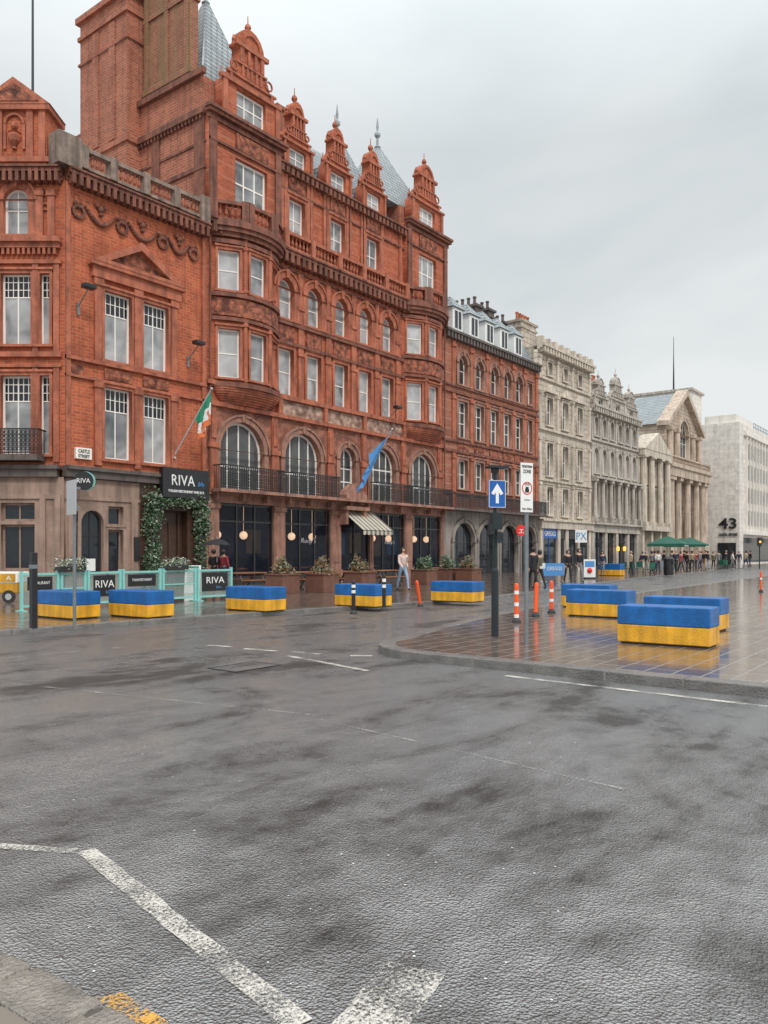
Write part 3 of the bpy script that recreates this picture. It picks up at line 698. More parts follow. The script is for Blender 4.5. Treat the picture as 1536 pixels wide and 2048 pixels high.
for k in ks:
    g=G(); g.ring((k,-.06,15.2),.24,.08,10)
    for j in range(8): g.ball((k+.16*math.cos(j*.8),-.07,15.45+.1*math.sin(j*1.7)),.08,6)
    g.build('carved_wreath','terra_dark',C)
for k in (1.55,3.55,5.5): 
    g=G(); g.ball((k,-.07,15.6),.14,8); g.ball((k-.17,-.07,15.72),.1,6); g.ball((k+.17,-.07,15.72),.1,6); g.ball((k,-.07,15.4),.1,6); g.build('carved_flower','terra_dark',C)
cornice(C,0,WW,16.25,'terra_dark',((.16,.12),(.28,.12),(.42,.14),(.5,.08)),dent=.3)
balustrade(C,.55,WW,-.15,16.9,17.75,'weathered_stone',piers=(2.0,3.6,5.2),bm='terra',sp=.22)
g=G(); g.box(-.5,.5,-.4,.3,16.72,17.95); g.box(WW-.5,WW,-.42,.2,16.73,17.9); g.split('parapet_pier','weathered_stone',C)
ang=math.atan2(-CC,SS); L=5.1
fr=(-SS*L,CC*L,ang)
px2x=lambda px: L-(130-px)*31.4/1600
xc=px2x(33)
def crow(z0,z1): return [rect(xc-.6,xc+.6,z0,z1),rect(xc+.93,xc+1.33,z0,z1),rect(xc-1.33,xc-.93,z0,z1)]
wall('wall','brick',C,rect(0,L,4.9,16.4),crow(5.5,8.6)+crow(9.8,12.6)+[arch(xc-.5,xc+.5,14.1,15.95)],0,.35,fr)
for z0,z1 in ((5.5,8.6),(9.8,12.6)):
    win(C,xc,z0,1.2,z1-z0,0,2,(.68,),y=.18,sur='terra',st=.1,fr=fr,grid=(.68,6,3),ft=.08)
    for s in (-1.13,1.13): win(C,xc+s,z0,.4,z1-z0,0,1,(.68,),y=.18,sur='terra',st=.1,fr=fr,grid=(.68,2,3),ft=.06)
win(C,xc,14.1,1.0,1.85,1.0,2,(.55,),y=.18,sur='terra',st=.3,fr=fr,key=True)
g=G(); g.box(0,L-.15,-.2,.01,13.55,13.75); g.box(0,L-.1,-.34,.01,13.75,13.95); g.box(0,L-.1,-.14,.01,12.95,13.1); g.box(0,L-.1,-.16,.01,9.3,9.5); g.box(0,L-.1,-.14,.01,8.9,9.0)
for i in range(24): g.box(.1+i*.2,.2+i*.2,-.18,.01,13.3,13.55)
for s in (-1.6,-.78,.78,1.6): g.box(xc+s-.11,xc+s+.11,-.1,.01,5.2,8.9); g.box(xc+s-.11,xc+s+.11,-.1,.01,9.5,12.95)
for s in (-1.4,-.95,.95,1.4): g.box(xc+s-.14,xc+s+.14,-.12,.01,13.95,15.9); g.box(xc+s-.18,xc+s+.18,-.16,.01,15.6,15.8)
for s in (-1.17,1.17): g.ring((xc+s,-.05,15.2),.13,.05,8)
g.build('moulding','terra',C,fr)
cornice(C,0,L-.05,16.2,'terra_dark',((.16,.12),(.28,.12),(.42,.14),(.5,.08)),fr=fr,dent=.25)
g=G(); g.box(xc-1.25,xc+1.25,-.1,1.2,16.7,18.9); g.build('attic','brick',C,fr)
g=G(); g.box(xc-1.35,xc+1.35,-.2,1.3,16.9,17.1); g.box(xc-1.4,xc+1.4,-.28,1.3,18.9,19.1); g.pxz([(xc-1.45,19.1),(xc+1.45,19.1),(xc,20.15)],-.3,1.3)
for s in (-1.08,-.6,.6,1.08): g.box(xc+s-.13,xc+s+.13,-.2,-.09,17.1,18.9)
g.ring((xc,-.16,18.4),.36,.06,10,a0=0,a1=math.pi); g.box(xc-.42,xc-.32,-.18,-.09,17.4,18.4); g.box(xc+.32,xc+.42,-.18,-.09,17.4,18.4)
g.lathe([(.1,0),(.05,.1),(.2,.3),(.26,.5),(.18,.6),(.24,.65),(.06,.7)],(xc,-.14,17.4),8); g.ball((xc,-.14,18.3),.14,6)
g.build('attic_moulding','terra',C,fr)
g=G(); g.prism([(xc-1.0,-.33,19.2),(xc+1.0,-.33,19.2),(xc,-.33,19.92)],[(xc-1.0,-.29,19.2),(xc+1.0,-.29,19.2),(xc,-.29,19.92)]); g.build('tympanum','ornament',C,fr)
g=G(); p=frp(fr,px2x(48),.8); g.cyl((p[0],p[1],17),(p[0],p[1],26),.06,.04); g.build('roof_mast','dark_metal',C)
g=G(); g.box(.3,px2x(92),-.75,0,5.2,5.42); g.build('balcony_slab','dark_stone',C,fr)
railing(C,.3,px2x(92),-.7,5.42,6.42,fr=fr,sp=.16)
g=G(); g.box(0,L-.2,-.3,.01,4.6,4.9); g.box(0,L-.12,-.42,.01,4.9,5.05); g.build('shop_cornice','dark_stone',C,fr)
g=G(); g.box(-.1,WW,-.3,.01,4.62,4.91); g.box(-.1,WW,-.42,.01,4.911,5.06); g.build('shop_cornice','dark_stone',C)
wall('shopfront','pink_stone',C,rect(0,L,0,4.6),[rect(px2x(4),px2x(72),.95,2.75),rect(px2x(4),px2x(72),2.88,3.6),rect(.3,2.0,.95,3.6)],-.1,.3,fr)
win(C,(px2x(4)+px2x(72))/2,.95,1.33,1.8,0,2,(),y=.1,sur=None,pm='dark_pane',fm='pink_stone',fr=fr,ft=.09)
win(C,(px2x(4)+px2x(72))/2,2.88,1.33,.72,0,2,(),y=.1,sur=None,pm='dark_pane',fm='pink_stone',fr=fr,ft=.09)
win(C,1.15,.95,1.7,2.65,0,2,(.68,),y=.1,sur=None,pm='dark_pane',fm='pink_stone',fr=fr,ft=.09)
a0,a1=u(160),u(205)
wall('shopfront','pink_stone',C,rect(0,u(276),0,4.6),[arch(a0,a1,.8,3.35),rect(u(214),u(244),.8,2.6),rect(u(214),u(244),2.75,3.55),rect(u(138),u(153),.8,3.3)],-.1,.3)
win(C,(a0+a1)/2,.8,a1-a0,2.55,1.0,2,(.6,),y=.1,sur='pink_stone',st=.16,pm='dark_pane',fm='dark_frame')
win(C,(u(214)+u(244))/2,.8,u(244)-u(214),1.8,0,1,(),y=.1,sur='pink_stone',st=.08,pm='dark_pane',fm='pink_stone')
win(C,(u(214)+u(244))/2,2.75,u(244)-u(214),.8,0,1,(),y=.1,sur=None,pm='dark_pane',fm='pink_stone')
win(C,(u(138)+u(153))/2,.8,u(153)-u(138),2.5,0,1,(.7,),y=.1,sur=None,pm='dark_pane',fm='pink_stone')
g=G(); g.box(-.05,u(276),-.18,-.09,0,.55); g.box(-.05,u(276),-.16,-.09,3.75,3.9)
for x in (0.05,u(258)): g.box(x,x+.3,-.2,-.09,.55,3.75)
g.build('shop_pilaster','pink_stone',C)
g=G(); g.box(0,L-.1,-.19,-.09,0,.6); g.box(0,L-.1,-.17,-.09,3.75,3.92)
for x in (2.1,px2x(84),L-.32): g.box(x,x+.22,-.21,-.09,.6,3.75)
g.build('shop_pilaster','pink_stone',C,fr)
dx0,dx1=u(318),u(372)
g=G(); g.box(u(276),dx0,-.1,.35,0,4.62); g.box(dx1,WW,-.1,.35,0,4.62); g.box(dx0,dx1,-.1,.35,3.5,4.62); g.build('entrance_surround','dark_wood',C)
g=G(); g.box(dx0,dx1,.3,.36,0,3.5); g.box(dx0+.2,dx0+.3,.2,.31,0,3.4); g.box(dx1-.3,dx1-.2,.2,.31,0,3.4); g.box((dx0+dx1)/2-.04,(dx0+dx1)/2+.04,.24,.3,.1,3.0); g.build('door','dark_wood',C)
sg0,sg1=u(310),u(402)
g=G(); g.box(sg0,sg1,-.55,-.3,4.05,5.35); S=g.build('shop_sign','black_paint',C)
text('RIVA',.66,'white_paint',S,((sg0+sg1)/2-.2,-.56,4.6),width=1.25,space=1.05)
text('blu',.3,'flag_blue',S,((sg0+sg1)/2+.78,-.56,4.62),shear=.4,width=.36)
text('ITALIAN RESTAURANT AND BAR',.16,'white_paint',S,((sg0+sg1)/2,-.56,4.28),width=1.95,bold=.002)
g=G(); g.box(.4,1.1,-.13,-.002,5.38,5.82); S=g.build('street_name_plate','cream_paint',C)
text('CASTLE',.2,'black_paint',S,(.75,-.14,5.62),width=.5); text('STREET',.18,'black_paint',S,(.75,-.14,5.43),width=.5)
rs=thing('round_sign','round black hanging sign with white lettering and teal rim on stone shopfront','sign',(XR+.35,FY-.75,0),R(-42))
g=G(); g.cyl((0,-.06,4.45),(0,.06,4.45),.36,n=28); g.build('disc','black_paint',rs)
g=G(); g.cyl((0.05,.061,4.45),(.05,.12,4.45),.37,n=28); g.build('rim','teal_paint',rs)
g=G(); g.cyl((0,0,4.8),(.1,.7,4.85),.02); g.build('bracket','iron',rs)
text('RIVA',.26,'white_paint',rs,(0,-.07,4.36),width=.5)
g=G(); g.box(u(262),u(272),-.26,-.21,1.3,2.3); g.build('menu_case','black_paint',C)
g=G(); g.box(u(178)-.1,u(178)+.3,.02,.03,.9,1.4); g.build('window_poster','white_paint',C)
def leaves(name,m,parent,pts,n,size,sp,fr=F0,z=0):
    g=G()
    for i in range(n):
        a,b,rad=random.choice(pts); f=random.random(); c=Vector(a).lerp(Vector(b),f)
        d=Vector((random.gauss(0,1),random.gauss(0,1),random.gauss(0,1))).normalized()*rad*random.random()**.4
        c=c+d*(1 if random.random()<.85 else 1.4); s=size*random.uniform(.6,1.3)
        e=Vector((random.gauss(0,1),random.gauss(0,1),random.gauss(0,.7))).normalized(); h=e.cross(Vector((random.gauss(0,1),random.gauss(0,1),random.gauss(0,1)))).normalized()
        g.quad(c-e*s,c+h*s*.5,c+e*s,c-h*s*.5)
    return g.build(name,m,parent,fr,z)
iv=thing('climbing_plant','leafy green garland with white flowers framing the dark doorway under a black sign','plant',(XR+u(345),FY,0))
o=-u(345); xa,xb=u(296)+o,u(392)+o
seg=[((xa,-.35,.1),(xa-.02,-.35,3.9),.32),((xb,-.35,.1),(xb,-.35,3.9),.32),((xa,-.4,3.85),(xb,-.4,3.9),.26),((xa-.1,-.35,2.5),(xa,-.35,4.1),.46),((xb+.05,-.35,2.5),(xb,-.35,4.1),.44),((xa,-.4,.1),(xa,-.4,1.2),.45),((xa-.2,-.35,1.3),(xa+.2,-.35,1.9),.3)]
leaves('foliage','leaf',iv,seg,3200,.09,0); leaves('foliage','leaf_pale',iv,seg,3200,.08,0); leaves('flowers','petal',iv,seg,520,.05,0)
g=G()
for x in (xa,xb): g.cyl((x,-.3,0),(x,-.3,3.8),.05); 
g.cyl((xa,-.3,3.8),(xb,-.3,3.8),.05); g.build('stem','dark_wood',iv)
# ---------------------------------------------------------------- building 2
X2=44.36; W2=58.14-X2
D=mkroot('brown_brick_building',X2,'brown red brick building with five arched bays, white dormers and dark stone arcade')
v=lambda px:at_y(px,FY)-X2
g=G(); g.box(0,W2,.36,12,0,16.6); g.build('wall','brick_side',D)
cs=[v(925),v(958),v(988),v(1014),v(1037)]; ex=v(1058)
hs=[]
for c in cs: hs+=[arch(c-.55,c+.55,13.1,15.1),rect(c-.6,c+.6,9.5,12.0),rect(c-.6,c+.6,6.0,8.0)]
hs+=[rect(ex-.4,ex+.4,13.2,14.9),rect(ex-.4,ex+.4,9.5,12),rect(ex-.4,ex+.4,6,8)]
wall('wall','brick_brown',D,rect(0,W2,4.6,16.2),hs)
for c in cs:
    win(D,c,13.1,1.1,2.0,1.0,1,(.5,),y=.2,sur='sandstone',st=.3,sp=.1,key=True,pm='pane_dim')
    win(D,c,9.5,1.2,2.5,0,2,(.4,.7),y=.2,sur='sandstone',st=.16,pm='pane_dim'); win(D,c,6.0,1.2,2.0,0,2,(.5,),y=.2,sur='sandstone',st=.16,pm='pane_dim')
for z,h in ((13.2,1.7),(9.5,2.5),(6,2)): win(D,ex,z,.8,h,0,1,(.5,),y=.2,sur='sandstone',st=.1,pm='pane_dim')
g=G()
for z in (5.6,8.4,9.1,12.4,12.85): g.box(0,W2,-.14,.01,z,z+.16)
g.split('string_course','terra_dark',D)
g=G()
for x in [cs[0]-1.2]+[(a+b)/2 for a,b in zip(cs,cs[1:])]+[cs[-1]+.95,W2-.25]:
    g.box(x-.22,x+.22,-.12,.01,4.6,5.6); 
    for z0,z1 in ((5.76,8.4),(9.26,12.4),(13.01,15.9)): g.box(x-.2,x+.2,-.1,.01,z0,z1); g.box(x-.26,x+.26,-.18,.01,z1-.4,z1-.2)
g.split('pilaster','terra',D)
g=G(); 
for c in cs: g.box(c-.7,c+.7,-.05,.01,8.58,9.08)
g.split('ornament_panel','ornament',D)
cornice(D,0,W2,16.1,'dark_stone',((.15,.12),(.3,.14),(.45,.16)),dent=.4)
g=G(); g.prism([(0,.1,16.52),(W2,.1,16.52),(W2,11,16.52),(0,11,16.52)],[(0.02,1.6,18.9),(W2-.02,1.6,18.9),(W2-.02,9,18.9),(0.02,9,18.9)]); g.build('roof','slate',D)
for px in (905,938,969,998,1026):
    c=v(px+9); d=G(); d.box(c-.62,c+.62,-.05,1.6,16.55,18.2); dm=d.build('dormer','white_paint',D)
    q=G(); q.box(c-.42,c+.42,-.08,-.051,16.85,18.0); q.build('pane','dark_pane',dm)
    q=G(); q.box(c-.46,c-.42,-.1,-.05,16.8,18.05);q.box(c+.42,c+.46,-.1,-.05,16.8,18.05);q.box(c-.03,c+.03,-.11,-.06,16.8,18.05);q.box(c-.42,c+.42,-.1,-.06,18.0,18.08);q.build('frame','white_paint',dm)
    q=G(); q.prism([(c-.78,-.2,18.2),(c+.78,-.2,18.2),(c+.78,1.9,18.2),(c-.78,1.9,18.2)],[(c-.1,.5,19.1),(c+.1,.5,19.1),(c+.1,1.6,19.1),(c-.1,1.6,19.1)]); q.build('dormer_roof','slate',dm)
chimney(D,.6,3.4,1.0,2.6,17,20.6,5,m='dark_stone',along='y',pm='dark_stone'); chimney(D,8.4,3.4,.9,2.4,17,20.3,4,m='dark_stone',along='y',pm='dark_stone')
chimney(D,12.9,3.4,.9,2.2,17,20.0,4,m='dark_stone',along='y',pm='dark_stone')
chimney(D,10.8,3.6,.9,2.2,17,20.6,4,m='dark_stone',along='y',pm='dark_stone')
ga=[(2.6,1.35),(5.8,1.3),(9.0,1.3),(12.1,1.2)]
wall('arcade_wall','arcade_stone',D,rect(0,W2,0,4.45),[arch(c-w,c+w,.05,3.7) for c,w in ga],-.05,.36)
for c,w in ga:
    win(D,c,.05,2*w,3.65,1.0,3,(.33,.6),y=.2,sur='arcade_stone',st=.26,sp=.13,sill=0,key=True,pm='dark_pane',fm='dark_frame',name='shop_window')
g=G(); g.box(0,W2,-.95,-.02,4.4501,4.6); g.build('balcony_slab','dark_stone',D)
railing(D,.2,W2-.2,-.88,4.6,5.6,sp=.17)
p=(at_y(1042,FY-.9),FY-.9); s=thing('round_sign','red round projecting sign on the grey stone arcade below the long balcony','sign',(p[0],p[1],0),R(-40))
g=G(); g.cyl((0,-.05,3.3),(0,.05,3.3),.42,n=20); g.build('disc','red_plastic',s); g=G(); g.cyl((0,0,3.3),(.6,.6,3.6),.02); g.build('bracket','iron',s)
g=G(); g.box(-.16,.16,-.06,-.052,3.34,3.39); g.box(-.03,.03,-.06,-.052,3.16,3.34); g.box(-.22,.22,-.06,-.052,3.1,3.14); g.build('emblem','white_paint',s)
# ---------------------------------------------------------------- generic facades
def facade(name,Xa,Xb,label,rows,ztop,wm,sm,cs_px,Y=FY,z0=4.2,pm='pane_dim'):
    T=mkroot(name,Xa,label,Y); W=Xb-Xa
    g=G(); g.box(0,W,.36,14,0,ztop); g.build('wall',wm,T)
    cl=[at_y(p,Y)-Xa for p in cs_px] if cs_px and cs_px[0]>200 else cs_px
    hs=[]
    for (za,zb,w,ar,st) in rows:
        for c in cl: hs.append(arch(c-w/2,c+w/2,za,zb,8) if ar else rect(c-w/2,c+w/2,za,zb))
    wall('wall',wm,T,rect(0,W,z0,ztop-.3),hs)
    for (za,zb,w,ar,st) in rows:
        for c in cl: win(T,c,za,w,zb-za,ar,1 if w<1.1 else 2,(.5,),y=.2,sur=sm,st=st,sp=.12,key=bool(ar),pm=pm)
    g=G()
    for (za,zb,w,ar,st) in rows: g.box(0,W,-.16,.01,za-.45,za-.27)
    g.split('string_course',sm,T)
    g=G()
    for (za,zb,w,ar,st) in rows:
        xs=[.25]+[(a+b)/2 for a,b in zip(cl,cl[1:])]+[W-.25]
        for x in xs: g.box(x-.18,x+.18,-.14,.01,za-.25,zb+.35); g.box(x-.24,x+.24,-.2,.01,zb+.1,zb+.3)
    g.split('pilaster',sm,T)
    cornice(T,0,W,ztop-.35,sm,((.2,.15),(.4,.15),(.6,.2)),dent=.5)
    return T,W,cl
E,W3,cl=facade('beige_stone_building',58.18,68.54,'beige stone four storey building with pedimented windows and a blue shop sign',
   [(4.7,7.0,1.1,0,.14),(7.9,10.6,1.1,0,.14),(12.0,14.3,1.1,0,.14),(16.1,17.2,.8,0,.1)],18.2,'beige_ashlar','beige_stone',(1098,1129,1158))
for c in cl:
    g=G(); g.pxz([(c-1,14.75),(c+1,14.75),(c,15.35)],-.3,0); g.box(c-1.05,c+1.05,-.35,0,14.63,14.75); g.build('window_pediment','beige_stone',E)
g=G(); g.box(0,W3,-.3,.3,18.2,18.35)
for i in range(9): 
    x=.3+i*(W3-.6)/8; g.box(x-.22,x+.22,-.35,.3,18.35,18.95)
g.box(0,W3,-.1,.15,18.35,18.75); g.build('parapet','beige_stone',E)
g=G(); g.box(0,W3,-.35,.3,3.6,4.2); g.box(0,W3,-.5,.3,4.2,4.35); 
for x in (.1,3.3,4.9,7.2,9.7): g.box(x,x+.5,-.2,.3,0,3.6)
g.build('shopfront','beige_stone',E)
for a,b,m in ((.6,3.3,'sign_blue'),(5.4,7.2,'dark_frame'),(7.7,9.7,'dark_frame'),(3.8,4.9,'dark_frame')):
    g=G(); g.box(a,b,-.05,.3,0,.5); g.box(a,b,-.12,.3,2.8,3.6); g.box((a+b)/2-.04,(a+b)/2+.04,-.04,.3,.5,2.8); s=g.build('shop_window',m,E)
    q=G(); q.box(a,b,.0,.02,.5,2.8); q.build('pane','dark_pane',s)
text('GREGGS',.55,'white_paint',E,(1.95,-.14,3.0),width=2.0)
chimney(E,1.6,2.2,2.6,1.2,18,20.5,5,m='beige_ashlar',pm='terra'); chimney(E,5.5,4.2,.9,2.6,17.5,19.8,4,m='beige_ashlar',along='y',pm='terra')
p=(at_y(1162,FY-.8),FY-.8); s=thing('shop_sign','square white projecting sign with a blue cross mark on beige building','sign',(p[0],p[1],0),R(-55))
g=G(); g.box(-.5,.5,-.06,.06,2.5,3.6); g.build('board','white_paint',s); text('PX',.9,'flag_blue',s,(0,-.07,2.75),width=.85)
g=G(); g.cyl((0,0,3.62),(.5,.8,3.62),.025); g.build('bracket','iron',s)
Fb,W4,cl=facade('ornate_stone_building',68.58,80.56,'ornate weathered pale stone building with shaped gables and finials along the skyline',
   [(5.0,8.0,1.0,0,.14),(8.9,11.2,1.0,1.0,.2),(12.3,14.0,.9,1.0,.16)],14.9,'grey_ashlar','grey_stone',[1.2,3.1,5.0,7.0,8.9,10.8])
for c in (2.2,6.4,10.0): gable(Fb,c,3.4 if c!=6.4 else 3.8,14.9,17.8 if c!=6.4 else 18.7,-.1,1.0,15.1,15.8,m='grey_ashlar',tm='grey_stone'); win(Fb,c,15.1,1.0,.7,0,2,(),y=.1,sur='grey_stone',st=.1,pm='pane_dim')
g=G(); g.prism([(0,.3,14.9),(W4,.3,14.9),(W4,12,14.9),(0,12,14.9)],[(0.5,3,16.8),(W4-.5,3,16.8),(W4-.5,9,16.8),(.5,9,16.8)]); g.build('roof','slate',Fb)
g=G()
for x in (.3,2.15,4.05,6.0,7.95,9.85,11.6): g.cyl((x,-.35,4.9),(x,-.35,8.1),.2,.17,8); g.box(x-.28,x+.28,-.6,0,8.1,8.34); g.box(x-.26,x+.26,-.6,0,4.41,4.9)
g.split('column','grey_stone',Fb)
g=G()
for x in (.32,3.3,6,9,11.66): g.box(x-.3,x+.3,-.2,.35,0,3.5)
g.box(0,W4,-.3,.3,3.5,4.19); g.box(0,W4,-.6,.3,4.2,4.4); g.build('shopfront','grey_stone',Fb)
g=G(); g.box(0,W4,-.65,0,8.35,8.55); g.build('entablature','grey_stone',Fb)
for a,b in ((.62,3.0),(3.6,5.7),(6.3,8.7),(9.3,11.36)):
    g=G(); g.box(a,b,.1,.12,.4,3.5); s=g.build('shop_window','dark_pane',Fb)
    g=G(); g.box((a+b)/2-.05,(a+b)/2+.05,.02,.1,0,3.5); g.box(a,b,.02,.1,0,.4); g.box(a,b,.02,.1,2.6,2.7); g.build('frame','dark_frame',s)
chimney(Fb,.5,3.5,.9,2.0,15,18.2,0,m='grey_ashlar'); chimney(Fb,8.3,3.2,.9,1.6,15,18.6,3,m='grey_ashlar')
H5,W5,cl=facade('small_temple_building',80.6,89.1,'narrow stone building with columns under a small pediment between two taller facades',
   [(5.2,8.2,1.1,0,.15),(9.2,11.2,1.0,0,.12)],12.2,'grey_ashlar','beige_stone',[1.6,4.2,6.9])
g=G(); g.pxz([(-.1,12.25),(W5+.1,12.25),(W5/2,14.3)],-.8,1.0); g.box(0,W5,-.75,0,11.6,12.24); g.build('pediment','beige_stone',H5)
g=G()
for x in (.5,2.9,5.6,8.0): g.cyl((x,-.45,4.8),(x,-.45,11.4),.36,.3,10); g.box(x-.42,x+.42,-.85,0,11.4,11.58); g.box(x-.42,x+.42,-.85,0,4.42,4.8)
g.split('column','beige_stone',H5)
g=G(); g.box(0,W5,-.9,.3,3.9,4.4)
for x in (.1,2.7,5.4,7.8): g.box(x,x+.6,-.5,.3,0,3.9)
g.build('shopfront','beige_stone',H5)
g=G(); g.prism([(0,1,12.25),(W5,1,12.25),(W5/2,1,14.25)],[(0,14,12.25),(W5,14,12.25),(W5/2,14,14.25)]); g.build('roof','slate',H5)
K,W6,cl=facade('pedimented_stone_bank',89.15,104.6,'large tan stone bank with giant columns, arched gable window and steep pediment',
   [(3.2,6.2,1.5,1.0,.2),(7.4,9.6,1.3,0,.16)],12.0,'tan_ashlar','tan_stone',[2.4,6.0,9.4,13.0],z0=.3,Y=FY+.6)
g=G()
for x in (.7,1.75,4.2,7.7,11.2,13.7,14.75): g.cyl((x,-.7,2.6),(x,-.7,9.8),.42,.36,12); g.box(x-.5,x+.5,-1.2,0,9.8,10.18); g.box(x-.5,x+.5,-1.2,0,0,2.6)
g.split('column','tan_stone',K)
g=G(); g.box(0,W6,-1.3,0,10.2,11.2); g.box(-.2,W6+.2,-1.5,0,11.2,11.6); g.build('entablature','tan_stone',K)
balustrade(K,.2,W6-.2,-1.1,11.6,12.5,'tan_stone',sp=.5)
gw=12.6; gc=W6/2
wall('gable','tan_ashlar',K,[(gc-gw/2,12.0),(gc+gw/2,12.0),(gc+gw/2,16.2),(gc,20.3),(gc-gw/2,16.2)],[arch(gc-1.7,gc+1.7,12.8,17.2)],-.2,.6)
win(K,gc,12.8,3.4,4.4,1.0,3,(.4,.6),y=.0,sur='tan_stone',st=.45,sp=.4,key=True,pm='pane_dim')
g=G()
for s in (-1,1):
    g.prism([(gc+s*(gw/2+.6),-.8,15.9),(gc+s*(gw/2+.6),-.8,16.4),(gc,-.8,20.9),(gc,-.8,20.2)],[(gc+s*(gw/2+.6),.6,15.9),(gc+s*(gw/2+.6),.6,16.4),(gc,.6,20.9),(gc,.6,20.2)])
g.build('pediment','tan_stone',K)
for s in (-1,1):
    for q in (3.0,5.5): g=G(); g.cyl((gc+s*q,-.45,12.3),(gc+s*q,-.45,15.5),.35,.3,10); g.box(gc+s*q-.45,gc+s*q+.45,-.8,0,15.5,15.9); g.build('upper_column','tan_stone',K)
g=G(); g.prism([(gc-gw/2-.3,.6,16.2),(gc+gw/2+.3,.6,16.2),(gc,.6,20.6)],[(gc-gw/2-.3,13,16.2),(gc+gw/2+.3,13,16.2),(gc,13,20.6)]); g.build('roof','slate',K)
g=G(); g.box(gc-gw/2,gc+gw/2,.6,13,11.9,16.2); g.build('wall','tan_ashlar',K)
PB=thing('pale_office_block','pale concrete office block with flat roof and thin mast rising behind the pedimented bank','building',(108,31.8,0))
g=G(); g.box(0,5,0,9.5,0,23.0); g.build('wall','white_ashlar',PB); g=G(); g.box(-.3,5.3,-.3,9.8,23.0,23.3); g.build('roof','grey_stone',PB)
g=G(); g.box(-.05,0,3,5,19,20.6); g.build('window','dark_pane',PB)
g=G(); g.lathe([(.25,0),(.12,.4),(.1,2),(.05,5),(.03,7.4)],(1.0,2.5,23.2),6); g.build('roof_mast','dark_metal',PB)
X7=109.0; Y7=26.0
Q=thing('white_stone_office','white stone office block with tall vertical fins and large black number on its end wall','building',(X7,Y7,0))
g=G(); g.box(0,70,0,4.7,0,18.4); g.build('wall','white_ashlar',Q)
for i in range(36):
    g=G(); g.box(3+i*1.7,3.35+i*1.7,-.28,0,4.5,16.9); g.build('fin','white_stone',Q)
g=G(); g.box(2,70,-.4,0,16.9,17.5); g.build('cornice','white_stone',Q); g=G(); g.box(2,70,-.4,0,4.0,4.5); g.build('fascia','white_stone',Q)
for i in range(16):
    for z in (5.2,8.2,11.2,14.0):
        g=G(); g.box(3.4+i*1.7,4.65+i*1.7,-.05,-.002,z,z+2.0); g.build('window','dark_pane',Q)
g=G(); g.box(.4,9,.5,4.4,18.4,19.5); g.build('roof_plant_room','white_stone',Q)
g=G()
for i in range(24): g.box(9+i*1,9.06+i*1,.3,.36,18.4,19.4)
g.box(9,32,.3,.36,19.35,19.4); g.box(9,32,.3,.36,18.85,18.9); g.build('roof_railing','grey_metal',Q)
text('43',1.9,'black_paint',Q,(-.1,1.35,4.75),rz=R(-90),width=2.2,ext=.08,bold=.03)
text('castle street',.75,'black_paint',Q,(-.1,1.35,3.8),rz=R(-90),width=2.3,ext=.05)
g=G(); g.box(-.12,-.002,.4,2.6,.1,2.9); g.build('entrance_door','dark_pane',Q); g=G(); g.box(2,58,-.05,0,.4,3.6); g.build('shop_window','dark_pane',Q)
FC=thing('far_stone_block','hazy pale stone building far down the street at the right edge of the photo','building',(215,-30,0),0)
g=G(); g.box(0,30,0,46,0,18); g.build('wall','white_ashlar',FC)
for z in (4,8,12):
    for y in range(20,45,3): g=G(); g.box(-.05,0,y,y+1.3,z,z+2); g.build('window','dark_pane',FC)
# ---------------------------------------------------------------- blue & yellow blocks
def block(px,py,label,zb,Lx=.78,Ly=1.5,h=.64,rz=0):
    p=ground_at(px,py,zb); t=thing('barrier_block',label,'barrier',(p.x,p.y,zb),rz+random.uniform(-.03,.03),'blue and yellow painted blocks')
    g=G(); g.box(0,Lx,0,Ly,.03,h*.5); g.build('yellow_base','yellow_paint',t,bevel=.015)
    g=G(); g.box(-.002,Lx+.002,-.002,Ly+.002,h*.5+.001,h); g.build('blue_top','blue_paint',t,bevel=.02)
    g=G(); g.box(.05,Lx-.05,.05,Ly-.05,0,.03); g.build('plinth','rubber',t)
block(142,1240,'leftmost blue and yellow block, beside the tall thin black post',.1)
block(295,1238,'blue and yellow block in front of the cafe barrier, second from the left',.1)
block(530,1225,'blue and yellow block on the left pavement standing alone right of the cafe barriers',.1)
block(750,1216,'blue and yellow block just behind the black bollards with white bands',.1)
block(944,1206,'blue and yellow block on the left pavement right of the leaning orange bollard',.1)
block(1420,1298,'largest and nearest blue and yellow block on the wet plaza',.12,.62,1.5)
block(1440,1264,'blue and yellow block directly behind the nearest one on the plaza',.12,.62,1.5)
block(1252,1238,'blue and yellow block on the plaza left of the nearest pair',.12,.62,1.5)
block(1218,1218,'farthest blue and yellow block on the plaza, half hidden by another',.12,.62,1.4)
block(1240,1152,'small far blue and yellow block beside the green parasols',.1,h=.8)
# ---------------------------------------------------------------- bollards
def bollard(px,py,label,m,bm_,zb,h=.85,tilt=0,r=.05,bands=(.62,.78)):
    p=ground_at(px,py,zb); t=thing('bollard',label,'bollard',(p.x,p.y,zb),0,'flexible bollards along the kerb'); t.rotation_euler=(0,tilt*.6,tilt*.2)
    g=G(); g.lathe([(r,0),(r,h*.93),(r*.8,h*.98),(r*.3,h)],n=12); g.build('post',m,t)
    g=G(); g.lathe([(r*2.0,0),(r*1.9,.04),(r*1.1,.09),(r*1.1,.1)],n=12); g.build('base','rubber',t)
    for q in bands: g=G(); g.lathe([(r*1.04,h*q),(r*1.04,h*(q+.09))],n=12); g.build('band',bm_,t)
bollard(707,1228,'black bollard with white bands, left one of the black pair',"black_paint",'white_paint',.1,.85)
bollard(768,1221,'black bollard with white bands, right one of the black pair',"black_paint",'white_paint',.1,.98)
bollard(841,1213,'orange plastic bollard leaning over to the left on the left kerb','orange_plastic','white_paint',.0,.82,tilt=-.38,bands=())
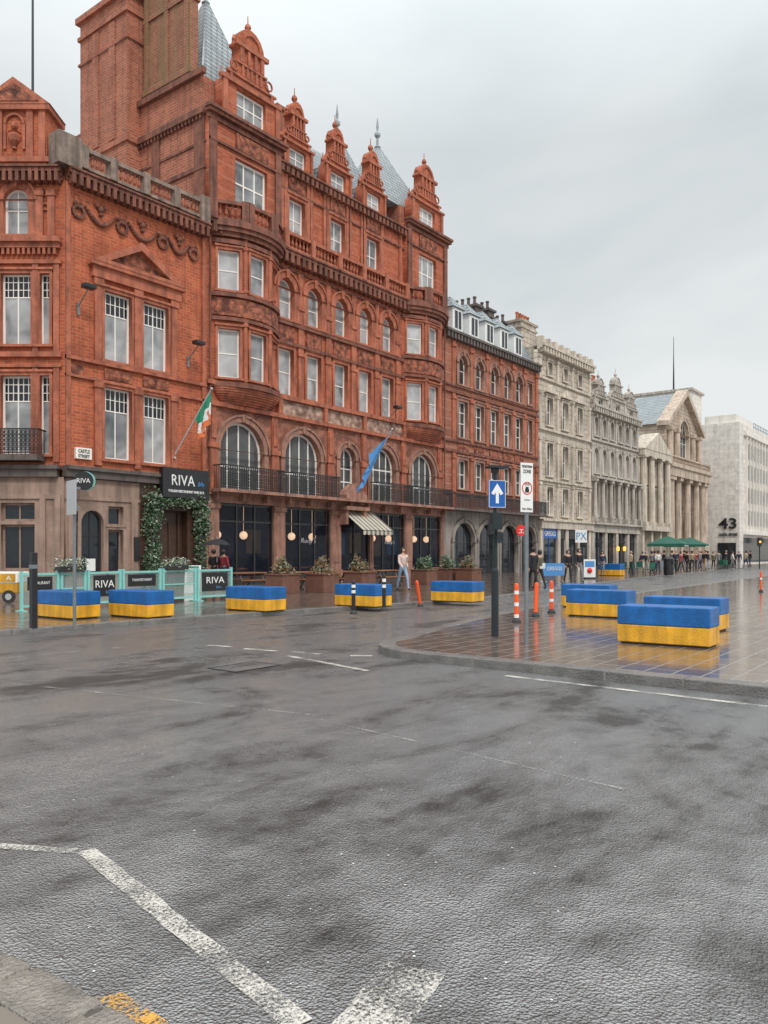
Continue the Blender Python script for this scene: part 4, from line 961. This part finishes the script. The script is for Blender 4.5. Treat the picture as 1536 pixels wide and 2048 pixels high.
bollard(1033,1245,'orange and white banded bollard nearest the tall sign pole','orange_plastic','white_paint',.12,.86,bands=(.12,.42,.72))
bollard(1071,1233,'plain orange bollard between two orange and white ones','orange_plastic','orange_plastic',.12,.82,tilt=.12,bands=(.7,))
bollard(1103,1226,'orange and white bollard, right one of the three on the plaza','orange_plastic','white_paint',.12,.82,bands=(.35,.65))
bollard(1522,1184,'small orange bollard on the plaza at the far right edge','orange_plastic','white_paint',.12,.8,r=.04,bands=(.6,))
p=ground_at(67,1256,.1); t=thing('post','tall thin black square post at the kerb near the left edge','post',(p.x,p.y,.1))
g=G(); g.box(-.06,.06,-.06,.06,0,1.55); g.build('shaft','black_paint',t,bevel=.01); g=G(); g.box(-.065,.065,-.065,.065,1.22,1.3); g.build('band','grey_metal',t)
p=ground_at(149,1254,.1); t=thing('sign_pole','grey steel pole with a traffic sign turned edge-on, in front of the cafe barrier','road sign',(p.x,p.y,.1),R(-14))
g=G(); g.cyl((0,0,0),(0,0,3.05),.034,n=12); g.build('pole','grey_metal',t)
g=G(); g.box(-.07,-.055,-.3,.3,2.33,3.05); g.build('sign_plate','galv',t,bevel=.004); g=G(); g.box(-.054,.04,-.25,.25,2.45,2.5); g.box(-.054,.04,-.25,.25,2.85,2.9); g.build('clamp','grey_metal',t)
RZ=-(math.pi/2-CA)
p=ground_at(990,1273,.12); t=thing('one_way_sign','dark pole on the plaza carrying a blue square sign with white upward arrow','road sign',(p.x,p.y,.12),RZ+R(18))
g=G(); g.lathe([(.066,0),(.066,1.2),(.048,1.25),(.046,2.1),(.036,2.15),(.036,3.08)],n=14); g.build('pole','dark_metal',t)
g=G(); g.box(-.17,.17,-.09,-.075,2.34,2.84); S=g.build('sign_plate','sign_blue',t,bevel=.004)
g=G(); g.box(-.03,.03,-.096,-.091,2.42,2.66); g.pxz([(-.12,2.6),(-.065,2.57),(0,2.66),(.065,2.57),(.12,2.6),(0,2.78)],-.0965,-.0915); g.build('arrow','white_paint',S)
g=G(); 
for a in (rect(-.165,.165,2.345,2.353),rect(-.165,.165,2.827,2.835),rect(-.165,-.157,2.354,2.826),rect(.157,.165,2.354,2.826)): g.pxz(a,-.096,-.0905)
g.build('border','white_paint',S)
g=G(); g.box(-.16,.2,-.16,.1,3.06,3.1); g.box(-.05,.05,-.06,.06,2.98,3.06); g.build('sign_light','dark_metal',t)
g=G(); g.box(-.09,.09,-.12,.05,1.95,2.25); g.box(-.14,-.05,-.11,.02,1.86,2.05); g.box(-.02,.1,-.12,.02,1.72,1.9); g.build('control_box','dark_metal',t)
p=ground_at(1053,1288,.12); t=thing('zone_sign','slim grey pole with tall white restricted zone sign bearing a red ring','road sign',(p.x,p.y,.12),RZ+R(30))
g=G(); g.cyl((0,0,0),(0,0,2.98),.034,n=12); g.build('pole','grey_metal',t)
g=G(); g.box(-.17,.09,-.06,-.045,2.2,3.02); S=g.build('sign_plate','white_paint',t,bevel=.004)
cxs=-.04
text('PEDESTRIAN',.06,'black_paint',S,(cxs,-.065,2.94),width=.21,ext=.002); text('ZONE',.085,'black_paint',S,(cxs,-.065,2.85),width=.17,ext=.002); text('10 am - 10.30 pm',.05,'black_paint',S,(cxs,-.065,2.24),width=.2,ext=.002)
g=G(); g.ring((cxs,-.062,2.6),.1,.009,22); g.build('red_ring','red_plastic',S)
g=G(); g.box(cxs-.04,cxs+.04,-.066,-.061,2.53,2.59); g.box(cxs-.03,cxs+.03,-.0665,-.0615,2.59,2.62); g.ring((cxs-.03,-.062,2.66),.018,.004,8); g.ring((cxs+.03,-.062,2.66),.018,.004,8); g.box(cxs-.03,cxs+.03,-.0665,-.0615,2.67,2.675)
g.box(cxs-.06,cxs+.06,-.0665,-.0615,2.40,2.41); g.build('pictogram','black_paint',S)
# ---------------------------------------------------------------- cafe barriers
YB=20.3
def barrier(pa,pb,label,kind,txt=None):
    a,b=at_y(pa,YB),at_y(pb,YB); w=b-a; t=thing('cafe_barrier',label,'barrier',(a,YB,.1),0,'teal framed cafe barriers')
    g=G(); 
    for x in (.04,w-.04): g.box(x-.035,x+.035,-.035,.035,0,1.06)
    g.box(.07,w-.07,-.025,.025,.94,1.0); g.box(.07,w-.07,-.025,.025,.1,.16)
    for x in (.04,w-.04): g.box(x-.06,x+.06,-.2,.2,0,.03)
    g.build('frame','teal_paint',t)
    if kind=='glass':
        g=G(); g.box(.07,w-.07,-.006,.006,.16,.94); g.build('panel','clear_glass',t)
        g=G(); g.box(.07,w-.07,-.02,.02,.54,.58); g.build('rail','teal_paint',t)
    else:
        g=G(); g.box(.2,w-.2,-.014,.014,.3 if txt=='RIVA' else .55,.9); pn=g.build('panel','black_paint',t)
        g=G(); g.box(.07,w-.07,-.004,.004,.16,.94); g.build('glass','clear_glass',t)
        if txt=='RIVA': 
            text('RIVA',.3,'white_paint',pn,(w/2,-.016,.55),width=min(.75,w*.55),ext=.003); text('blu',.12,'flag_blue',pn,(w/2+.15,-.016,.38),width=.2,ext=.003)
        else: text(txt,.11,'white_paint',pn,(w/2,-.016,.7),width=w*.5,ext=.003)
barrier(40,118,'cafe barrier with small black lettered panel, leftmost of the row','sign','RESTAURANT')
barrier(120,172,'clear glass cafe barrier under the hanging flowers, left part of the row','glass')
barrier(174,242,'cafe barrier with black panel and white name, behind two left blocks','sign','RIVA')
barrier(244,322,'cafe barrier with low black panel reading italian restaurant','sign','ITALIAN RESTAURANT')
barrier(324,392,'clear glass cafe barrier with frame near the end of the row','glass')
barrier(394,464,'cafe barrier with black panel and white name, rightmost of the row','sign','RIVA')
def flowerbox(px,label):
    x=at_y(px,YB); t=thing('flower_box',label,'planter',(x,YB,1.12))
    g=G(); g.box(-.4,.4,-.12,.12,0,.14); g.build('box','dark_frame',t)
    leaves('foliage','leaf_pale',t,[((-.4,0,.18),(.4,0,.18),.2)],420,.04,0); leaves('flowers','petal',t,[((-.4,0,.24),(.4,0,.24),.16)],120,.03,0)
flowerbox(140,'flower box of white blooms on the cafe barrier, left one'); flowerbox(352,'flower box of white blooms on the cafe barrier, right one')
p=ground_at(8,1206,.1); t=thing('food_cart','yellow and cream cart with wheels at the left edge of the photo','cart',(p.x,p.y,.1),RZ)
g=G(); g.box(-1.0,.45,-.1,.7,.3,.62); g.build('lower_panel','yellow_paint',t,bevel=.03); g=G(); g.box(-1.0,.46,-.11,.71,.622,.95); s=g.build('upper_panel','cream_paint',t,bevel=.02)
g=G(); g.box(-.9,.4,-.125,-.115,.66,.9); g.build('sign_strip','yellow_paint',s); text('A',.2,'white_paint',s,(.2,-.13,.7),width=.16,ext=.003)
for x in (-.7,.2): g=G(); g.cyl((x,-.14,.2),(x,-.08,.2),.2,n=16); w=g.build('wheel','rubber',t); g=G(); g.cyl((x,-.15,.2),(x,-.141,.2),.1,n=12); g.build('hub','galv',w)
# ---------------------------------------------------------------- planters
def planter(px,py,w,label,h=.74,kind='leaf_dry'):
    p=ground_at(px,py,.1); t=thing('planter',label,'planter',(p.x,p.y,.1),0,'rust brown planters outside the shopfronts')
    g=G(); g.pxy([(-.45,-w/2),(.45,-w/2),(.45,w/2),(-.45,w/2)],0,h*.93); g.box(-.49,.49,-w/2-.04,w/2+.04,h*.93,h); g.build('box','rust',t,bevel=.01)
    pts=[((-.2,-w*.35,h+.1),(.2,w*.35,h+.3),.32),((0,-w*.3,h),(0,w*.3,h+.15),.3),((random.uniform(-.2,.2),random.uniform(-.3,.3),h),(random.uniform(-.2,.2),random.uniform(-.3,.3),h+.6),.16)]
    leaves('shrub',kind,t,pts,650,.06,0); leaves('shrub','leaf_pale',t,pts,480,.055,0)
    g=G()
    for i in range(9):
        y=random.uniform(-w*.35,w*.35); x=random.uniform(-.25,.25); g.cyl((x,y,h),(x+random.uniform(-.15,.15),y+random.uniform(-.15,.15),h+random.uniform(.3,.7)),.012,.004,4)
    g.build('stem','dark_wood',t)
planter(565,1186,.95,'rusty planter with dry shrub, leftmost of the row before the dark shop windows')
planter(645,1184,.95,'rusty planter with bushy plant, second from the left before the shop windows')
planter(720,1178,1.0,'rusty planter in front of the striped awning')
planter(848,1169,.95,'rusty planter right of the walking person in the pale jacket',kind='leaf')
planter(896,1165,.9,'rusty planter with taller plant, second from the right',kind='leaf')
planter(937,1166,1.0,'rusty planter, rightmost of the row, in front of the stone arcade')
def table(px,py,label,rz=0):
    p=ground_at(px,py,.1); t=thing('picnic_table',label,'table',(p.x,p.y,.1),rz,'wooden tables outside the shopfronts')
    g=G()
    for i in range(4): g.box(-.8,.8,-.36+i*.185,-.36+i*.185+.165,.7,.74)
    g.build('tabletop','wood',t)
    for s in (-1,1):
        g=G(); g.box(-.8,.8,s*.68-.13,s*.68+.13,.42,.46); g.build('bench','wood',t)
        g=G(); g.cyl((s*.6,-.7,0),(s*.6,-.2,.7),.035,n=5); g.cyl((s*.6,.7,0),(s*.6,.2,.7),.035,n=5); g.box(s*.6-.03,s*.6+.03,-.7,.7,.37,.42); g.build('leg','dark_wood',t)
table(493,1181,'wooden picnic table right of the cafe barriers'); table(605,1178,'wooden picnic table between the two left planters'); table(765,1172,'wooden picnic table under the window beside the awning'); table(680,1176,'wooden picnic table between second and third planters'); table(868,1163,'wooden picnic table between the right planters')
p=ground_at(386,1185,.1); t=thing('menu_board','small white menu board behind the cafe barrier by the doorway','sign',(p.x,p.y,.1),RZ)
g=G(); g.prism([(-.3,-.2,0),(.3,-.2,0),(.3,-.17,0),(-.3,-.17,0)],[(-.3,.0,1.05),(.3,.0,1.05),(.3,.03,1.05),(-.3,.03,1.05)]); g.prism([(-.3,.2,0),(.3,.2,0),(.3,.17,0),(-.3,.17,0)],[(-.3,.04,1.05),(.3,.04,1.05),(.3,.06,1.05),(-.3,.06,1.05)]); g.build('board','white_paint',t)
g=G(); 
for i in range(7): 
    z=.4+i*.08; y=-.2+.2*z/1.05-.014; g.box(-.2,.2-.05*(i%3),y,y+.004,z,z+.02)
g.box(-.24,.24,-.026,-.02,.93,1.02)
g.build('menu_text','flag_green',t)
t=thing('awning','striped beige canvas awning sloping over the shop entrance','awning',(X0+9.56,FY,0))
w=2.7; n=14; yo,zo=-1.7,2.9
for k in range(2):
    g=G()
    for i in range(n):
        if i%2==k: x0=w*i/n; x1=w*(i+1)/n; g.prism([(x0,-.22,3.98),(x1,-.22,3.98),(x1,yo,zo),(x0,yo,zo)],[(x0,-.22,3.94),(x1,-.22,3.94),(x1,yo,zo-.04),(x0,yo,zo-.04)]); g.box(x0,x1,yo-.02,yo,zo-.28+.04*(i%2),zo-.04)
    g.build('canvas','canvas_cream' if k==0 else 'canvas_dark',t)
g=G(); g.cyl((0,yo,zo-.05),(w,yo,zo-.05),.025); 
for x in (.02,w-.02): g.cyl((x,-.15,3.0),(x,yo,zo-.05),.02)
g.build('frame','iron',t)
def flag(base,tip,cols,label,Lh,f0=.45,blow=(0,0)):
    b,tp=Vector(base),Vector(tip); t=thing('flag',label,'flag',b)
    g=G(); g.cyl((0,0,0),tp-b,.035,.025); g.ball(tp-b,.07); g.cyl((0,0,-.15),(0,.35,-.25),.05); g.build('pole','galv',t)
    n=len(cols); per=24//n; nu,nv=per*n,18; d=tp-b
    for c in range(n):
        g=G(); rows=[]
        for i in range(per+1):
            uu=(c*per+i)/nu; row=[]
            for j in range(nv+1):
                vv=j/nv; s=f0+(.97-f0)*vv
                a=d*s; drop=uu*Lh
                sag=Vector((d.x*(s-.9),d.y*(s-.9),0))*(-.45*uu)+Vector((blow[0],blow[1],0))*uu
                wv=.12*math.sin(vv*13+uu*4)*uu+.05*math.sin(vv*25+uu*9)*uu
                row.append(g.bm.verts.new(a+sag+Vector((wv,-wv*.8,-drop*(.8+.2*math.sin(vv*3))))))
            rows.append(row)
        for p_,q_ in zip(rows,rows[1:]):
            for j in range(nv): g.bm.faces.new((p_[j],p_[j+1],q_[j+1],q_[j]))
        g.build('cloth',cols[c],t,smooth=True)
flag((22.5,28.8,6.0),(23.2,27.2,8.8),['flag_green','flag_green','flag_green','flag_white','flag_white','flag_orange'],'green, white and orange flag drooping from an angled pole above the black sign',1.15,.55)
flag((35.0,28.5,5.2),(36.1,27.0,8.6),['flag_blue','flag_blue'],'blue flag hanging from an angled pole over the balcony',1.7,.35,(-1.1,.55))
def flood(px,py,label,Y=28.3):
    x=at_y(px,Y); z=zat(px,py,Y); t=thing('wall_lamp',label,'lamp',(x,FY-.02,z),0,'floodlights on the brick facade')
    g=G(); g.cyl((0,0,-.6),(0,-.75,0),.025); g.box(-.05,.05,-.06,0,-.9,-.4); g.build('bracket','grey_metal',t)
    g=G(); g.box(-.25,.25,-.95,-.6,0,.16); g.build('lamp_head','dark_metal',t,bevel=.02)
flood(175,578,'floodlight on a bracket beside the upper windows of the corner building')
flood(395,690,'floodlight on a bracket near the join of the two brick buildings')
flood(812,815,'floodlight on a bracket beside the right round bay',27.6)
# ---------------------------------------------------------------- people
def skinmesh(vs,es,root,sub=1):
    me=bpy.data.meshes.new('s'); me.from_pydata([v[:3] for v in vs],es,[]); ob=bpy.data.objects.new('s',me); COL.objects.link(ob)
    md=ob.modifiers.new('skin','SKIN'); md.use_smooth_shade=True
    sv=me.skin_vertices[0].data
    for i,v in enumerate(vs): sv[i].radius=(v[3],v[4] if len(v)>4 else v[3]); sv[i].use_root=(i==root)
    if sub: s=ob.modifiers.new('sub','SUBSURF'); s.levels=sub; s.render_levels=sub
    dg=bpy.context.evaluated_depsgraph_get(); dg.update(); m2=bpy.data.meshes.new_from_object(ob.evaluated_get(dg)); bpy.data.objects.remove(ob); m2.materials.clear()
    return m2
def body(stride=.25,fing=True,armbend=0.0):
    v=[];e=[]
    def a(x,y,z,r,par=None,r2=None):
        v.append((x,y,z,r,r2 or r)); 
        if par is not None: e.append((par,len(v)-1))
        return len(v)-1
    pel=a(0,0,.96,.13); wa=a(0,0,1.12,.115,pel); ch=a(0,0,1.32,.135,wa); up=a(0,0,1.43,.10,ch); nk=a(0,0,1.51,.052,up); hb=a(0,-.01,1.57,.07,nk); hm=a(0,-.012,1.64,.092,hb); ht=a(0,-.0,1.71,.07,hm)
    a(0,-.12,1.62,.014,hm)
    for s in (-1,1):
        st=stride*s
        hp=a(s*.09,0,.90,.088,pel); kn=a(s*.095,-st*.5-.02,.50,.058,hp); an=a(s*.095,-st*.75+(.08 if st<0 else 0),.09,.038,kn); a(s*.10,-st*.75-.15+(.08 if st<0 else 0),.035,.036,an)
        sh=a(s*.17,0,1.41,.055,up); el=a(s*.22,st*.35+.02,1.13,.042,sh)
        wr=a(s*.23,st*.6-.05-armbend,.90+armbend*.8,.028,el); ha=a(s*.23,st*.65-.07-armbend*1.1,.83+armbend*.9,.03,wr)
        if fing:
            for k in range(4): 
                y=v[ha][1]-.03+.02*k; f=a(s*.235,y,v[ha][2]-.045,.009,ha); a(s*.225,y-.01,v[ha][2]-(.085,.095,.09,.075)[k],.008,f)
            a(s*.215,v[ha][1]-.045,v[ha][2]-.03,.010,ha)
    return v,e
def coat(vs,es,long=0):
    v=[];e=[];idx={}
    for i in (0,1,2,3): idx[i]=len(v); q=vs[i]; v.append((q[0],q[1],q[2],q[3]+.028))
    for p,c in es:
        if p in idx and c not in idx and vs[c][2]>.85 and vs[c][3]>=.028 and abs(vs[c][0])>.15: 
            idx[c]=len(v); q=vs[c]; v.append((q[0],q[1],q[2],q[3]+.016)); e.append((idx[p],idx[c]))
    e+=[(0,1),(1,2),(2,3)]
    if long: v.append((0,0,.96-long,.15)); e.append((0,len(v)-1))
    return v,e
BODY={}
def person(px,py,label,top,leg,hair='hair_dark',face=0,h=1.75,stride=.25,long=0,zb=.1,fing=False,arm=0.0,group=None):
    k=(stride,fing,arm,long)
    if k not in BODY:
        vs,es=body(stride,fing,arm); BODY[k]=(skinmesh(vs,es,0),skinmesh(*coat(vs,es,long),0))
    bm0,cm0=BODY[k]
    p=ground_at(px,py,zb); t=thing('person',label,'person',(p.x,p.y,zb),face,group); s=h/1.78; t.scale=(s,s,s)
    me=bm0.copy(); 
    for m in ('skin',leg,'cloth_black'): me.materials.append(MT[m])
    for f in me.polygons:
        c=f.center; f.material_index=2 if c.z<.10 else (1 if c.z<.99 and abs(c.x)<.19 else 0)
    link('body',me,t)
    cm=cm0.copy(); cm.materials.append(MT[top]); link('jacket',cm,t)
    g=G(); g.lathe([(.03,-.12),(.085,-.09),(.105,-.02),(.102,.03),(.07,.08),(.01,.105)],(0,.022,1.665),10); g.build('hair',hair,t,smooth=True)
    return t
person(806,1181,'person in a pale pink jacket and light jeans walking on the wet pavement','cloth_pink','cloth_denim',face=R(-30),fing=True,stride=.42,h=1.78,arm=.12)
person(1066,1180,'person in a dark coat behind the tall sign pole','cloth_black','cloth_black',face=R(150),fing=True,h=1.8,long=.25,stride=.2)
person(1079,1178,'person in an olive coat with pale bag by the sign pole','cloth_olive','cloth_black',face=R(160),fing=True,h=1.68,stride=.3)
person(1136,1165,'person all in black walking left of the similar one near the blue banner','cloth_black','cloth_black',face=R(-40),fing=True,h=1.7)
person(1158,1165,'person in black coat and grey trousers right of the blue banner','cloth_black','cloth_grey',face=R(-40),fing=True,h=1.78,stride=.3)
person(428,1179,'person in dark clothes under the black umbrella','cloth_black','cloth_black',face=R(100),fing=True,h=1.72,arm=.3,stride=.15)
person(447,1179,'person in dark red jacket right of the black umbrella','cloth_red','cloth_navy',face=R(100),fing=True,h=1.7,stride=.15)
p=ground_at(1084,1178,.1); t=thing('shoulder_bag','pale shoulder bag carried by the person in the olive coat','bag',(p.x,p.y,.1+.85),R(160))
g=G(); g.box(-.16,.16,-.05,.05,0,.24); g.build('bag_body','cloth_white',t,bevel=.03); g=G(); g.ring((0,0,.24),.13,.01,10,a0=0,a1=math.pi); g.build('strap','cloth_tan',t)
p=ground_at(434,1181,.1)
t=thing('umbrella','open black umbrella held above the people behind the cafe barrier','umbrella',(p.x,p.y,.1))
g=G(); top=g.bm.verts.new((0,0,2.12)); r1=[g.bm.verts.new((.34*math.cos(2*math.pi*i/16),.34*math.sin(2*math.pi*i/16),2.03)) for i in range(16)]; r2=[g.bm.verts.new(((.56 if i%2==0 else .52)*math.cos(2*math.pi*i/16),(.56 if i%2==0 else .52)*math.sin(2*math.pi*i/16),1.84 if i%2==0 else 1.87)) for i in range(16)]
for i in range(16): j=(i+1)%16; g.bm.faces.new((top,r1[i],r1[j])); g.bm.faces.new((r1[i],r2[i],r2[j],r1[j]))
g.build('canopy','cloth_black',t); g=G(); g.cyl((0,0,1.15),(0,0,2.2),.01,n=6); g.build('shaft','galv',t)
crowd=[(1292,1146,'cloth_black','cloth_grey','person in black left of the green parasols'),(1304,1148,'cloth_grey','cloth_black','person in grey standing under the left green parasol'),(1316,1147,'cloth_white','cloth_navy','person in white top under the left green parasol'),(1328,1144,'cloth_black','cloth_denim','person in black top and jeans beside the litter bin'),(1352,1145,'cloth_navy','cloth_black','person in navy jacket right of the litter bin'),(1362,1144,'cloth_red','cloth_black','person in dark red jacket between the parasols'),(1374,1145,'cloth_black','cloth_black','person all in black under the right green parasol'),(1384,1143,'cloth_tan','cloth_black','person in tan coat under the right green parasol'),(1400,1142,'cloth_grey','cloth_navy','person in grey jacket and navy trousers by the bank columns'),(1410,1142,'cloth_black','cloth_tan','person in black jacket and tan trousers by the bank columns'),(1427,1140,'cloth_olive','cloth_black','person in olive jacket left of the black number wall'),(1465,1138,'cloth_white','cloth_grey','person in white below the black number wall'),(1478,1137,'cloth_navy','cloth_grey','person in navy below the black number wall'),(1492,1136,'cloth_tan','cloth_navy','person in tan coat far down the street'),(1500,1135,'cloth_black','cloth_navy','person in black and navy far down the street'),(1205,1152,'cloth_navy','cloth_grey','person in navy jacket outside the ornate pale building'),(1262,1149,'cloth_tan','cloth_navy','person in tan coat left of the far block'),
(1310,1143,'cloth_navy','cloth_navy','person all in navy behind the left parasol group'),(1344,1142,'cloth_olive','cloth_navy','person in olive jacket and navy trousers between the parasols'),(1368,1141,'cloth_black','cloth_grey','person in black with grey trousers behind the right parasol group'),(1392,1140,'cloth_red','cloth_navy','person in dark red jacket and navy trousers near the bank'),(1405,1139,'cloth_navy','cloth_black','person in navy jacket against the bank columns'),(1416,1139,'cloth_black','cloth_denim','person in black top and jeans at the bank corner'),(1437,1138,'cloth_grey','cloth_grey','person all in grey left of the black number wall'),(1452,1137,'cloth_black','cloth_black','person all in black under the large black number'),(1284,1144,'cloth_navy','cloth_tan','person in navy with tan trousers left of the parasols'),(1376,1140,'cloth_white','cloth_black','person in white top behind the right parasol group')]
for i,(a,b,c,d,l) in enumerate(crowd):
    person(a,b,l,c,d,hair='hair_grey' if i%4==0 else 'hair_dark',face=R(i*67),h=1.66+.03*(i%5),group='people far down the street',stride=.25 if i%2 else .1)
def parasol(px,d,label,w=3.6):
    r=(px-768)/FP*d; x,y=CC*d+SS*r,SS*d-CC*r; t=thing('parasol',label,'parasol',(x,y,.1),R(10),'green cafe parasols')
    g=G(); h=w/2; 
    g.prism([(-h,-h,2.35),(h,-h,2.35),(h,h,2.35),(-h,h,2.35)],[(-.1,-.1,3.05),(.1,-.1,3.05),(.1,.1,3.05),(-.1,.1,3.05)]); g.box(-h,h,-h-.01,-h,2.1,2.35); g.box(-h-.01,-h,-h,h,2.1,2.35); g.build('canopy','green_canvas',t)
    g=G(); g.box(-h,h,-h-.02,-h-.012,2.12,2.18); g.build('trim','white_paint',t)
    g=G(); g.cyl((0,0,0),(0,0,3.0),.04); g.box(-.35,.35,-.35,.35,0,.08); g.build('pole','grey_metal',t)
parasol(1336,74,'left large green parasol over the outdoor seating',3.2); parasol(1380,80,'right green parasol, slightly farther, over the outdoor seating',3.2); parasol(1362,84,'green parasol partly hidden between two others',3.0)
def chair(px,py,label,rz):
    p=ground_at(px,py,.1); t=thing('cafe_chair',label,'chair',(p.x,p.y,.1),rz,'green cafe chairs')
    g=G(); g.box(-.22,.22,-.22,.22,.43,.47); g.build('seat','green_canvas',t); g=G(); g.box(-.22,.22,.2,.24,.5,.9); g.build('backrest','green_canvas',t)
    for a in (-.2,.2):
        for b in (-.2,.2): g=G(); g.cyl((a,b,0),(a,b,.45 if b<0 else .85),.018,n=5); g.build('leg','iron',t)
for i,(a,b) in enumerate(((1256,1149),(1268,1150),(1280,1148),(1300,1152),(1346,1149),(1440,1141),(1450,1140),(1458,1141))): chair(a,b,'green cafe chair outdoors among similar ones on the far pavement',R(i*50))
p=ground_at(1337,1150,.1); t=thing('litter_bin','black litter bin on the far pavement in front of the green parasols','bin',(p.x,p.y,.1))
g=G(); g.lathe([(.3,0),(.33,.05),(.33,1.0),(.36,1.02),(.36,1.12),(.2,1.25)],n=14); g.build('bin_body','black_paint',t); g=G(); g.box(-.2,.2,-.37,-.34,.75,.95); g.build('opening','interior',t)
p=ground_at(1107,1163,.1); t=thing('banner_barrier','blue fabric banner barrier with white lettering outside the beige building','barrier',(p.x,p.y,.1),RZ+R(12))
for x in (-.62,.62): g=G(); g.cyl((x,0,0),(x,0,1.0),.025); g.box(x-.18,x+.18,-.18,.18,0,.03); g.build('post','galv',t)
g=G(); g.box(-.6,.6,-.01,.01,.3,.98); s=g.build('banner','flag_blue',t); text('GREGGS',.28,'white_paint',s,(.05,-.02,.6),width=.85,ext=.003)
p=ground_at(1179,1158,.1); t=thing('pavement_sign','white and red pavement board sign outside the ornate pale building','sign',(p.x,p.y,.1),RZ)
g=G(); g.box(-.34,.34,-.05,.05,.1,1.15); g.build('board','white_paint',t); g=G(); g.box(-.28,.28,-.062,-.052,.7,1.05); g.build('poster','flag_blue',t); g=G(); g.ball((0,-.06,.5),.16,8); g.build('emblem','red_plastic',t)
g=G(); g.box(-.3,.3,-.2,.2,0,.1); g.build('base','rubber',t)
p=ground_at(1519,1137,.0); t=thing('traffic_light','distant traffic light with an amber glow at the right edge of the street','traffic light',(p.x,p.y,.0),RZ)
g=G(); g.cyl((0,0,0),(0,0,2.4),.06); g.build('pole','dark_metal',t); g=G(); g.box(-.17,.17,-.15,.15,2.3,3.2); s=g.build('signal_head','black_paint',t)
for k,m in enumerate(('rubber','amber_glow','rubber')): g=G(); g.cyl((0,-.18,2.45+.3*k),(0,-.151,2.45+.3*k),.11,n=12); g.build('lens',m,s)
for px in (1236,1249):
    x=at_y(px,28.4); z=zat(px,1098,28.4); t=thing('wall_lantern','glowing amber lantern on the far ornate facade, '+('left' if px<1240 else 'right')+' one','lamp',(x,28.4,z))
    g=G(); g.lathe([(.05,-.2),(.14,-.15),(.16,.15),(.05,.25)],n=8); g.build('glass','amber_glow',t); g=G(); g.cyl((0,0,.2),(0,.6,.3),.02); g.build('bracket','iron',t)
# ---------------------------------------------------------------- world, sun, camera
W=bpy.data.worlds.new('World'); scene.world=W; W.use_nodes=True; nt=W.node_tree; bg=nt.nodes['Background']
sky=N(nt,'ShaderNodeTexSky'); sky.sky_type='NISHITA'; sky.sun_disc=False; sky.sun_elevation=R(45); sky.sun_rotation=R(200); sky.air_density=1.5; sky.dust_density=4
tc=N(nt,'ShaderNodeTexCoord'); sp=N(nt,'ShaderNodeSeparateXYZ'); nt.links.new(tc.outputs['Generated'],sp.inputs[0])
mp=N(nt,'ShaderNodeMapping'); mp.inputs['Scale'].default_value=(1.0,1.0,2.2); nt.links.new(tc.outputs['Generated'],mp.inputs[0])
n1=N(nt,'ShaderNodeTexNoise',Scale=1.9,Detail=5.0,Roughness=.5,Distortion=.3); nt.links.new(mp.outputs[0],n1.inputs['Vector'])
c=mixc(nt,ramp(nt,n1.outputs[0],.34,.66),(.63,.68,.70),(.84,.87,.875))
zen=ramp(nt,sp.outputs[2],.45,.9,1.0,2.5)
mul=N(nt,'ShaderNodeVectorMath'); mul.operation='SCALE'; nt.links.new(c,mul.inputs[0]); nt.links.new(zen,mul.inputs['Scale'])
sk=N(nt,'ShaderNodeVectorMath'); sk.operation='SCALE'; nt.links.new(sky.outputs[0],sk.inputs[0]); sk.inputs['Scale'].default_value=.1
fin=mixc(nt,.05,mul.outputs[0],sk.outputs[0]); nt.links.new(fin,bg.inputs['Color']); bg.inputs['Strength'].default_value=1.0
sl=bpy.data.lights.new('Sun','SUN'); sl.energy=1.5; sl.angle=R(12); sl.color=(1,.97,.93); so=bpy.data.objects.new('sun',sl); COL.objects.link(so); so.rotation_euler=(R(45),0,R(-30))
scene.view_settings.view_transform='Standard'; scene.view_settings.look='None'; scene.view_settings.exposure=0
cam=bpy.data.cameras.new('Camera'); co=bpy.data.objects.new('camera',cam); COL.objects.link(co)
co.location=(0,0,EYE); co.rotation_euler=(R(90),0,CA-math.pi/2); cam.sensor_fit='VERTICAL'; cam.sensor_height=36; cam.lens=FP/2048*36; cam.shift_y=81/2048; cam.clip_start=.05; cam.clip_end=2000
scene.camera=co
